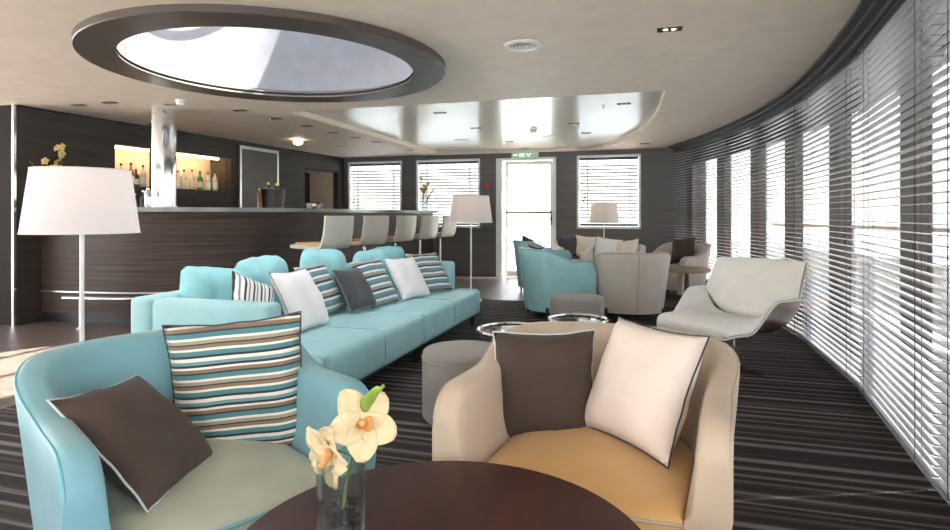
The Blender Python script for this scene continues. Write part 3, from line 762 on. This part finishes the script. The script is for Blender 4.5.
# ---------------------------------------------------------------- floor lamps
def make_lamp():
    t = thing('floor_lamp', '', 'lamp')
    bm = NB()
    lathe(bm, [(.300,1.093),(.2525,1.465),(.2495,1.465),(.297,1.093),(.300,1.093)], 64); s = mk('lamp_shade', bm, M['shade'], t, angle=30)
    for rr, zz in ((.3005,1.095),(.2525,1.465)):
        bm = NB(); tube(bm, [(rr*math.cos(2*PI*i/64),rr*math.sin(2*PI*i/64),zz) for i in range(64)], .003, 6, closed=True); mk('shade_rim', bm, M['white'], s)
    bm = NB()
    for a in (0, PI/2, PI, 3*PI/2): tube(bm, [(0,0,1.36),(.258*math.cos(a),.258*math.sin(a),1.385)], .0025, 5)
    mk('shade_spider', bm, M['brushed'], s)
    bm = NB(); cyl(bm, 0,0,.02,1.36,.0125,16); mk('pole', bm, M['white'], t)
    bm = NB(); lathe(bm, [(0,.02),(.145,.018),(.15,.012),(.15,0),(0,0)], 40); mk('base', bm, M['white'], t)
    bm = NB(); lathe(bm, [(0,1.21),(.022,1.21),(.022,1.27),(0,1.27)], 16); mk('lamp_socket', bm, M['gold_foil'], t)
    bm = NB(); lathe(bm, [(0,1.33),(.02,1.32),(.032,1.30),(.025,1.275),(.014,1.27)], 16); mk('bulb', bm, emis('warm_bulb', (1,.75,.42), 14), t)
    return t
lm = make_lamp()
for i, (X, D, s, lab) in enumerate([((82-475)/F*3.48, 3.48, 1, 'white floor lamp with a large tapered shade in the left foreground'),
        ((471-475)/F*8.25, 8.25, 1, 'white floor lamp standing beyond the far end of the teal sofa'),
        ((604-475)/F*10.45, 10.45, .86, 'smaller floor lamp in front of the far window right of the door')]):
    o = lm if i == 0 else copy_tree(lm)
    p = C(X, D); o.location = (p.x,p.y,0); o.scale = (s,s,1 if s == 1 else .97); tag(o, lab, 'lamp', 'white floor lamps')

# ---------------------------------------------------------------- white swivel lounge chair
p = C((732-475)/F*4.55, 4.55)
t = thing('swivel_lounge_chair', 'white leather swivel lounge chair with a dark wooden shell by the window blinds', 'chair', (p.x,p.y,0), yaw(-58))
prof = spline([(-.53,.37),(-.46,.395),(-.25,.385),(0,.345),(.17,.345),(.29,.42),(.38,.58),(.46,.74),(.54,.875)], 5)
def crow(gi, off, wk, nU=24):
    q = prof[gi]; a = prof[max(gi-1,0)]; b = prof[min(gi+1,len(prof)-1)]
    dy, dz = b.x-a.x, b.y-a.y; L = math.hypot(dy,dz); ny, nz = -dz/L, dy/L
    k = gi/(len(prof)-1)
    w = (.36+.09*sm(k/.5)-.03*sm((k-.7)/.3))*wk
    lift = max(0, .62-q.y)*sm((k-.20)/.17); wing = .16*sm((k-.55)/.2)
    if k < .12: w *= .86+.14*math.sqrt(k/.12)
    row = []
    for j in range(nU+1):
        u = -1+2*j/nU; e = abs(u)**4.5
        row.append(Vector((w*u*(1-.06*e), q.x + ny*off - wing*e, q.y + nz*off + lift*e)))
    return row
def slab(name, n0, n1, o0, o1, wk, mat, crown=0, bev=.012):
    """closed slab between two offsets of the chair surface"""
    rings = []; n = n1-n0-1
    for g in range(n0, n1):
        s_ = (g-n0)/n; edge = 1-abs(2*s_-1)**8
        A_ = crow(g, o0, wk); B_ = crow(g, o1, wk); nu = len(A_)-1
        up = []
        for j in range(nu+1):
            u = -1+2*j/nu; f_ = (1-crown)+crown*(max(0,1-abs(u)**6)*edge)**.5
            up.append(A_[j].lerp(B_[j], f_))
        rings.append(A_ + up[::-1])
    bm = NB(); loft(bm, rings); return mk(name, bm, mat, t, angle=50)
slab('shell', 0, len(prof), -.022, 0, 1.0, M['shell_wood'])
slab('seat_cushion', 0, 24, .001, .085, .985, M['white_leather'], .75)
slab('back_cushion', 24, len(prof), .001, .075, .985, M['white_leather'], .75)
def chairsurf():
    bm = NB(); loft(bm, [crow(g, -.010, 1.0) for g in range(len(prof))], closed=False, cap=False); return bm
t.scale = (.95,.95,.95)
# white piping round the shell
bmx = chairsurf(); bmx.verts.ensure_lookup_table()
nrow = len(prof); nU = 25
ed = [bmx.verts[i*nU].co.copy() for i in range(nrow)] + [bmx.verts[(nrow-1)*nU+j].co.copy() for j in range(1, nU)] + [bmx.verts[i*nU+nU-1].co.copy() for i in range(nrow-2,-1,-1)] + [bmx.verts[j].co.copy() for j in range(nU-2, 0, -1)]
bmx.free()
bm = NB(); tube(bm, ed, .008, 6, closed=True); mk('piping', bm, M['pipe_white'], t)
bm = NB()
for a in (.6, 2.2, 3.75, 5.3): tube(bm, [(0,0,.285),(.17*math.cos(a),.17*math.sin(a),.325)], [.018,.012], 8)
mk('swivel_mount', bm, M['chrome'], t)
bm = NB(); cyl(bm, 0,0,.02,.30,.024,20); mk('pole', bm, M['chrome'], t)
bm = NB()
for a in (.3, .3+PI/2, .3+PI, .3+3*PI/2): tube(bm, [(0,0,.03),(.24*math.cos(a),.24*math.sin(a),.012)], [.02,.009], 8)
mk('star_base', bm, M['dark_metal'], t)

# ---------------------------------------------------------------- foreground table + vase
p = C(-.07, 1.235)
t = thing('round_table', 'dark mahogany round table in the foreground between the two armchairs', 'table', (p.x,p.y,0))
TZ = .50
bm = NB(); lathe(bm, [(0,TZ-.03),(.44,TZ-.03),(.452,TZ-.02),(.452,TZ-.006),(.446,TZ),(0,TZ)], 72); mk('tabletop', bm, M['table'], t)
bm = NB(); lathe(bm, [(0,0),(.22,0),(.22,.014),(.04,.03),(.035,TZ-.031),(0,TZ-.031)], 32); mk('pedestal', bm, M['dark_metal'], t)
vp = C((341-475)/F*1.30, 1.30, TZ)
t = thing('glass_vase', 'clear glass cylinder vase with black pebbles on the dark round table', 'vase', vp)
bm = NB(); lathe(bm, [(0,.004),(.046,.004),(.052,.010),(.054,.17),(.0515,.17),(.049,.012),(0,.010)], 40); mk('vase_body', bm, M['clear'], t)
bm = NB(); rnd = random.Random(3)
for k in range(90):
    a = rnd.random()*2*PI; r = .040*math.sqrt(rnd.random()); z = .020+.045*rnd.random(); s = .006+.003*rnd.random()
    m = Matrix.Translation((r*math.cos(a), r*math.sin(a), z)) @ Matrix.Rotation(rnd.random()*3,4,'X') @ Matrix.Diagonal((s*1.3,s,s*.7,1))
    bmesh.ops.create_icosphere(bm, subdivisions=1, radius=1, matrix=m)
o = mk('pebbles', bm, M['pebble'], t); o['kind'] = 'stuff'
def petal(bm, L, W, M_, curl=.3, cup=.25):
    n, m = 8, 6; rows = []
    for i in range(n+1):
        s = i/n; w = W*math.sin(PI*(.05+.86*s))**.6*(1.05-.1*s)
        rows.append([M_ @ Vector((w/2*(-1+2*j/m), L*s*math.cos(curl*s)*(1-.06*abs(-1+2*j/m)), -curl*L*s*s*.6 + cup*w*((-1+2*j/m)**2)*.5 + .05*W*math.sin(9*s+4*j))) for j in range(m+1)])
    loft(bm, rows, closed=False, cap=False)
def orchid(loc, aim, size, parent, mat=None, spin=0):
    mat = mat or M['petal']
    q = Vector(aim).normalized().to_track_quat('Z','Y').to_matrix().to_4x4()
    B = Matrix.Translation(loc) @ q @ Matrix.Rotation(spin,4,'Z')
    bm = NB()
    for k in range(5):
        petal(bm, size*(.52 if k else .55), size*.42, B @ Matrix.Rotation(k*2*PI/5,4,'Z') @ Matrix.Rotation(.45,4,'X'), .35, .3)
    pt = mk('blossom', bm, mat, parent); md = pt.modifiers.new('thickness','SOLIDIFY'); md.thickness = .0012
    bm = NB(); petal(bm, size*.30, size*.24, B @ Matrix.Rotation(PI,4,'Z') @ Matrix.Rotation(.9,4,'X'), -.3, .9)
    bmesh.ops.create_uvsphere(bm, u_segments=10, v_segments=8, radius=size*.055, matrix=B @ Matrix.Translation((0,0,size*.10)))
    l = mk('blossom_lip', bm, M['lip'], pt); md = l.modifiers.new('thickness','SOLIDIFY'); md.thickness = .001
t = thing('cut_orchid', 'cream orchid stem with two open blossoms and a bud standing in the glass vase', 'flower', vp)
def rel(px, py, D): return C((px-475)/F*D, D, EYE-(py-215)*D/F) - vp
b1 = rel(361,424,1.30); b2 = rel(333,452,1.27); lf = rel(378,396,1.27)
bm = NB(); tube(bm, [(0,0,.03),(.012,.0,.10),(b1*.75+Vector((0,0,.02))),(b1.x*.98,b1.y*.98+.012,b1.z*.97)], [.004,.004,.0035,.003], 8)
tube(bm, [b1*.62+Vector((0,0,.02)), b2+Vector((.004,.01,0))], [.003,.0025], 8); mk('stem', bm, M['stem'], t)
cam_dir = C(0,-1)
orchid(b1, cam_dir+C(.45,0)+Vector((0,0,.45)), .165, t, spin=.5)
orchid(b2, cam_dir+C(-.7,.2)+Vector((0,0,-.15)), .15, t, spin=.9)
bm = NB(); q = (lf-b1).normalized().to_track_quat('Y','Z').to_matrix().to_4x4()
petal(bm, .085, .042, Matrix.Translation(b1+C(.012,-.008,.03)) @ q, .1, .7); o = mk('leaf', bm, M['leaf'], t); md = o.modifiers.new('thickness','SOLIDIFY'); md.thickness = .0012

# ---------------------------------------------------------------- things on and behind the bar
def bottle(loc, h, r, mat, cap, label, group, lab=True):
    t = thing('bottle', label, 'bottle', loc, 0, group)
    bm = NB(); lathe(bm, [(0,0),(r,0),(r,.58*h),(r*.85,.66*h),(r*.36,.75*h),(r*.33,.92*h),(0,.92*h)], 20); mk('glass_body', bm, mat, t, angle=50)
    bm = NB(); lathe(bm, [(0,1*h),(r*.38,1*h),(r*.40,.9*h),(0,.9*h)], 12); mk('cap', bm, cap, t)
    if lab:
        bm = NB(); lathe(bm, [(r+.0008,.15*h),(r+.0008,.45*h)], 20); mk('paper_label', bm, M['label'], t)
    return t
cols = ['clear','amber','spirit','clear','spirit','green_glass','clear','clear','amber','dark_glass','spirit']
bpx = [121,131,143,178,184,192,200,208,215,221,136]
desc = ['clear bottle at the left end of the lit niche','amber bottle second from the left end of the niche','pale bottle just left of the chrome column','clear bottle just right of the chrome column',
  'pale bottle with dark cap, second right of the column','green-labelled spirit bottle left of the green bottle','green bottle in the lit niche','clear bottle right of the green one','amber bottle near the right end of the niche','dark bottle at the right end of the niche','small bottle between the leftmost niche bottles']
mats_ = ['clear','amber','spirit','clear','spirit','spirit','green_glass','spirit','spirit','spirit','dark_glass']
desc[5] = 'pale bottle immediately left of the green bottle'; desc[8] = 'pale bottle near the right end of the niche'; desc[9] = 'pale bottle at the right end of the niche'; desc[10] = 'small dark bottle between the leftmost niche bottles'
for i, px in enumerate(bpx):
    dd = C((px-475)/F, 1.0); n_ = BM.to_3x3() @ Vector((1,0,0)); kk = (BM @ Vector((-.27+.02*(i%3),0,0))).dot(n_)/dd.dot(n_)
    bottle((dd.x*kk, dd.y*kk, N1[2]+.001), [.31,.33,.31,.28,.30,.31,.30,.29,.31,.30,.25][i], .043, M[mats_[i]], M['black'], desc[i], 'bottles in the lit niche')
CT = 1.2855
def at_bar(px, D): return C((px-475)/F*D, D, CT)
# bucket with bottles
p = at_bar(273, 7.75)
t = thing('champagne_bucket', 'polished metal champagne bucket standing on the bar counter', 'bucket', p)
bm = NB(); lathe(bm, [(0,0),(.125,0),(.135,.01),(.155,.24),(.160,.245),(.152,.25),(.148,.24),(.128,.015),(0,.012)], 40); mk('bucket_body', bm, M['brushed'], t)
bm = NB(); tube(bm, [(.157*math.cos(2*PI*i/40),.157*math.sin(2*PI*i/40),.247) for i in range(40)], .005, 6, closed=True); mk('rim', bm, M['brushed'], t)
for i, (dx, dy) in enumerate([(-.07,.0),(.03,.03),(.09,-.02)]):
    bottle(p+Vector((dx,dy,.014)), .33-.01*i, .036, M['dark_glass'], M['gold_foil'], ['leftmost gold-topped bottle in the champagne bucket','middle gold-topped bottle in the champagne bucket','rightmost gold-topped bottle in the champagne bucket'][i], 'bottles in the champagne bucket', False)
bottle(at_bar(259,7.85), .27, .03, M['amber'], M['gold_foil'], 'slim amber bottle standing left of the champagne bucket', 'bottles on the counter', False)
for i, (px, D) in enumerate([(135,6.75),(143,6.6),(150,6.9)]):
    bottle(at_bar(px,D), [.16,.19,.15][i], .032, M[['dark_glass','black','spirit'][i]], M['brushed'], ['short dark bottle on the counter, farthest left of the chrome column','black shaker bottle on the counter left of the chrome column','pale bottle on the counter touching the view of the column base'][i], 'bottles on the counter', False)
# shaker right by column, on counter
t = thing('cocktail_shaker', 'chrome cocktail shaker on the counter just left of the chrome column', 'shaker', at_bar(148,6.45))
bm = NB(); lathe(bm, [(0,0),(.032,0),(.042,.13),(.04,.14),(0,.14)], 24); mk('cup', bm, M['chrome'], t)
bm = NB(); lathe(bm, [(.04,.14),(.034,.175),(.016,.19),(.016,.21),(0,.215)], 24); mk('lid', bm, M['brushed'], t)
# cups
def cup(loc, label):
    t = thing('coffee_cup', label, 'cup', loc, 0, 'cups on the bar counter')
    bm = NB(); lathe(bm, [(0,0),(.026,0),(.044,.065),(.041,.065),(.023,.005),(0,.005)], 24); mk('cup_body', bm, M['white'], t)
    bm = NB(); tube(bm, [(.036,0,.052),(.062,0,.05),(.062,0,.022),(.032,0,.018)], .005, 6); mk('handle', bm, M['white'], t)
t = thing('espresso_machine', 'small black device on the counter behind the white cups', 'machine', at_bar(314,8.95))
bm = NB(); box(bm, -.13,.13,-.06,.06,0,.11,.01); mk('housing', bm, M['black'], t)
bm = NB(); box(bm, -.08,.08,-.068,-.0605,.03,.09,.003); mk('front_plate', bm, M['brushed'], t)
cup(at_bar(309,8.55), 'white cup on the bar counter, left of the pair'); cup(at_bar(318,8.65), 'white cup on the bar counter, right of the pair')
def bouquet(loc, name, label, n, hgt, mat, spread, vase_h, vr, leaves=6):
    t = thing('flower_vase', 'clear glass vase holding '+label, 'vase', loc)
    bm = NB(); lathe(bm, [(0,.003),(vr,.003),(vr*1.1,vase_h),(vr*1.05,vase_h),(vr*.93,.008),(0,.008)], 24); mk('vase_body', bm, M['clear'], t)
    t = thing(name, label, 'flower', loc)
    rnd = random.Random(n)
    bm = NB(); ends = []
    for k in range(n):
        e = Vector((rnd.uniform(-spread,spread), rnd.uniform(-spread,spread), hgt*rnd.uniform(.55,1))); ends.append(e)
        tube(bm, [(0,0,.02),(e.x*.3,e.y*.3,e.z*.6),e], .003, 5)
    mk('stem', bm, M['stem'], t)
    for e in ends[:max(6,n)]: orchid(e, Vector((.2+rnd.uniform(-.5,.5),-1,.2+rnd.uniform(-.3,.5))), .095, t, mat, rnd.random()*6)
    for k in range(leaves):
        bm = NB(); a = rnd.random()*2*PI; petal(bm, hgt*.75, .03, Matrix.Translation((0,0,.08)) @ Matrix.Rotation(a,4,'Z') @ Matrix.Rotation(1.15,4,'X'), .3, .5)
        o = mk('leaf', bm, M['stem'], t); md = o.modifiers.new('thickness','SOLIDIFY'); md.thickness = .001
bouquet(at_bar(60,6.72), 'orchid_arrangement', 'cream orchids with grassy leaves above the near lamp shade', 12, .72, M['petal_y'], .11, .22, .05)
bouquet(at_bar(425,11.5), 'orchid_spray', 'pale yellow flowers at the far end of the bar', 8, .62, M['petal_y'], .09, .30, .06, 3)
# small pale orange wall lamp on the left wall
p = C((19-475)/F*6.75, 6.75, 1.30)

# ---------------------------------------------------------------- ceiling fittings
def downlight(px, py, z=CEIL, w=.15, label=''):
    D = (z-EYE)*F/(215-py); p = C((px-475)/F*D, D, z)
    t = thing('downlight', label, 'downlight', p, 0, 'recessed ceiling downlights')
    bm = NB(); d = w*.5
    box(bm, -w/2,w/2,-d/2,-d/2+.008,-.006,0); box(bm, -w/2,w/2,d/2-.008,d/2,-.006,0); box(bm, -w/2,-w/2+.008,-d/2+.008,d/2-.008,-.006,0); box(bm, w/2-.008,w/2,-d/2+.008,d/2-.008,-.006,0)
    mk('frame', bm, M['dark_metal'], t, smooth=False)
    bm = NB(); box(bm, -w/2+.008,w/2-.008,-d/2+.008,d/2-.008,-.003,0); mk('baffle', bm, M['black'], t, smooth=False)
    for s in (-1,1):
        bm = NB(); cyl(bm, s*w*.16, 0, -.005, -.003, .015, 12); mk('lens', bm, M['lens'] if py < 35 else M['gold_foil'], t)
RZ = CEIL+.07
dl = [(79,105,CEIL,'in the bar ceiling, leftmost, above the flowers'),(110,102.5,CEIL,'in the bar ceiling, second from the left'),(172,104.5,CEIL,'above the chrome column'),(240,110.3,CEIL,'just beyond the skylight ring, above the bar'),
 (275,118.6,CEIL,'first of the row beside the recessed white panel'),(307,126,CEIL,'second of the row beside the recessed white panel'),(332.7,132.5,CEIL,'third of the row beside the recessed white panel'),(355.4,137.3,CEIL,'fourth of the row beside the recessed white panel'),
 (376.6,142,CEIL,'fifth of the row beside the recessed white panel'),(409,150,CEIL,'last of the row, close to the far wall'),
 (440,112.8,RZ,'in the white plank panel, nearest left'),(476,128,RZ,'in the white plank panel left of the smoke detector'),(574,123.6,RZ,'in the white plank panel right of the smoke detector'),(586,133,RZ,'in the white plank panel, right and slightly farther'),
 (509,141.7,RZ,'in the white plank panel towards the door'),(525,148,RZ,'in the white plank panel nearest the door'),(624,103.7,RZ,'in the white plank panel near its right corner'),
 (645,143.5,CEIL,'near the far end of the window wall'),(669.6,29,CEIL,'glowing in the open beige ceiling at upper right')]
for px, py, z, l in dl: downlight(px, py, z, .155, 'small dark rectangular recessed downlight ' + l)
def ceilp(px, py, z=CEIL):
    D = (z-EYE)*F/(215-py); return C((px-475)/F*D, D, z)
t = thing('ceiling_vent', 'round white air vent in the ceiling above the middle of the room', 'vent', ceilp(523,45))
bm = NB(); lathe(bm, [(.135,0),(.135,-.006),(.125,-.012),(.098,-.012),(.095,-.004),(.095,0)], 48); mk('rim', bm, M['white'], t)
bm = NB(); lathe(bm, [(.094,-.002),(0,-.002)], 40); mk('backing', bm, M['cove'], t)
for i, r in enumerate((.03,.055,.08)):
    bm = NB(); lathe(bm, [(r-.008,-.004),(r+.008,-.010),(r+.008,-.012),(r-.008,-.006),(r-.008,-.004)], 40); mk('louvre', bm, M['white'], t)
for px, py, z, l in [(461,140,RZ,'left of the smoke detector in the plank panel'),(549,136.6,RZ,'right of the smoke detector in the plank panel'),(342,145.6,CEIL,'above the far end of the bar')]:
    t = thing('ceiling_speaker', 'flat round ceiling speaker '+l, 'speaker', ceilp(px,py,z), 0, 'round ceiling speakers')
    bm = NB(); lathe(bm, [(.11,0),(.11,-.006),(.10,-.009),(.0,-.009)], 32); mk('grille', bm, M['stool'], t)
    bm = NB(); tube(bm, [(.11*math.cos(2*PI*i/32),.11*math.sin(2*PI*i/32),-.003) for i in range(32)], .004, 6, closed=True); mk('rim', bm, M['white'], t)
for px, py, z, l, s in [(181,100,CEIL,'round white smoke detector above the bar by the chrome column',1),(533.6,129,RZ,'round smoke detector in the middle of the white plank panel',1.1)]:
    t = thing('smoke_detector', l, 'smoke detector', ceilp(px,py,z))
    bm = NB(); lathe(bm, [(.055*s,0),(.055*s,-.02),(.0,-.02)], 28); mk('base', bm, M['white'], t)
    bm = NB(); lathe(bm, [(.04*s,-.02),(.048*s,-.03),(.045*s,-.05),(.03*s,-.062),(0,-.064)], 28); mk('sensor_head', bm, M['white'], t)
t = thing('ceiling_globe_light', 'small glowing round ceiling light above the bar by the framed panel', 'light', ceilp(298,139.5))
bm = NB(); lathe(bm, [(.05,0),(.05,-.012),(0,-.012)], 24); mk('mount', bm, M['white'], t)
bm = NB(); lathe(bm, [(.045,-.012),(.075,-.04),(.06,-.075),(.0,-.09)], 24); mk('globe', bm, emis('globe_glow', (1,.8,.5), 3), t)
for px, py, z, l in [(270,117,CEIL,'over the bar'),(394,147,CEIL,'near the far window behind the bar'),(603,105,RZ,'at the right of the white plank panel'),(573,146.5,RZ,'near the far edge of the white plank panel')]:
    t = thing('fire_sprinkler', 'tiny ceiling fire sprinkler '+l, 'sprinkler', ceilp(px,py,z), 0, 'fire sprinklers')
    bm = NB(); lathe(bm, [(.028,0),(.028,-.005),(.009,-.008),(.008,-.04),(0,-.04)], 16); mk('body', bm, M['brushed'], t)
    bm = NB(); cyl(bm, 0,0,-.05,-.046,.018,14); cyl(bm, 0,0,-.046,-.04,.004,6); mk('deflector', bm, M['brushed'], t)

# ---------------------------------------------------------------- outside
bm = NB(); box(bm, -14, 5.5, 11.32, 14.5, -.12, -.04); loft(bm, [[(wallpt(b,.52).x, wallpt(b,.52).y, -.04),(wallpt(b,2.2).x, wallpt(b,2.2).y, -.04),(wallpt(b,2.2).x, wallpt(b,2.2).y,-.12),(wallpt(b,.52).x, wallpt(b,.52).y, -.12)] for b in [-3+.8*i for i in range(19)]])
struct('floor_outer_deck', bm, M['deck'], smooth=False)
bm = NB(); box(bm, -20, 5.5, -16, -2.42, -.12, -.04); box(bm, -20, -9.22, -2.42, 11.3, -.12, -.04); struct('floor_outer_deck', bm, M['deck'], smooth=False)  # unseen pale deck behind and left, added to bounce sun onto the ceiling
bm = NB(); loft(bm, [[(wallpt(b,o).x, wallpt(b,o).y, z) for o, z in [(2.1,-.04),(2.18,-.04),(2.18,.62),(2.1,.62)]] for b in [-3+.8*i for i in range(19)]])
struct('wall_bulwark_side', bm, M['white'], smooth=False)
bm = NB(); box(bm, -14, 5.4, 14.3, 14.4, -.04, .62); struct('wall_bulwark_far', bm, M['white'], smooth=False)
t = thing('deck_handrail', 'brown wooden handrail on posts outside the curved window wall', 'railing', (0,0,0))
bm = NB(); tube(bm, [(wallpt(b,2.14).x, wallpt(b,2.14).y, 1.02) for b in [-3+.8*i for i in range(19)]], .03, 8); mk('rail', bm, M['tan'], t)
bm = NB()
for i in range(13): q = wallpt(-2.5+1.1*i, 2.14); cyl(bm, q.x, q.y, .62, 1.0, .018, 8)
mk('posts', bm, M['brushed'], t)
bm = NB(); box(bm, -400, 400, -400, 600, -4.2, -4.0); struct('sea', bm, M['sea'], smooth=False)
bm = NB()
rows = []
for j, (yy, zz) in enumerate([(300,-4),(310,1),(330,1),(360,-4)]):
    rows.append([(x, yy, zz*(4+7*abs(noise.noise(Vector((x*.012, 3, 0))))+2*noise.noise(Vector((x*.07,1,0)))) if zz > 0 else zz) for x in range(-380, 381, 10)])
loft(bm, rows, closed=False, cap=False); struct('hills_shore', bm, M['hill'])

# ---------------------------------------------------------------- light
w = bpy.data.worlds.new('World'); SC.world = w; w.use_nodes = True
nt = w.node_tree; bg = nt.nodes['Background']
sky = nt.nodes.new('ShaderNodeTexSky'); sky.sky_type = 'NISHITA'; sky.sun_disc = False
sky.sun_elevation = math.radians(50); sky.sun_rotation = math.radians(60); sky.air_density = 1.0; sky.dust_density = 3.0; sky.ozone_density = 1.0
mi = nt.nodes.new('ShaderNodeMix'); mi.data_type = 'RGBA'; mi.inputs[0].default_value = .55; mi.inputs[7].default_value = (5.6,5.25,4.9,1)
nt.links.new(sky.outputs[0], mi.inputs[6]); nt.links.new(mi.outputs[2], bg.inputs[0]); bg.inputs[1].default_value = .30
sd = bpy.data.lights.new('Sun', 'SUN'); sd.energy = 9.0; sd.angle = math.radians(.8); sd.color = (1,.93,.82)
so = bpy.data.objects.new('Sun', sd); COL.objects.link(so)
so.rotation_euler = Vector((-1.7,-.70,-2.6)).to_track_quat('-Z','Y').to_euler()

# ---------------------------------------------------------------- camera
cd = bpy.data.cameras.new('Camera'); co = bpy.data.objects.new('Camera', cd); COL.objects.link(co)
cd.sensor_width = 36; cd.lens = 36*F/950; cd.shift_y = -50/950; cd.clip_start = .05; cd.clip_end = 2000
co.location = (0,0,EYE); co.rotation_euler = (PI/2, 0, TH)
SC.camera = co
SC.view_settings.view_transform = 'Standard'; SC.view_settings.look = 'None'; SC.view_settings.gamma = 1
SC.view_settings.use_curve_mapping = False
SC.view_settings.exposure = 2.45
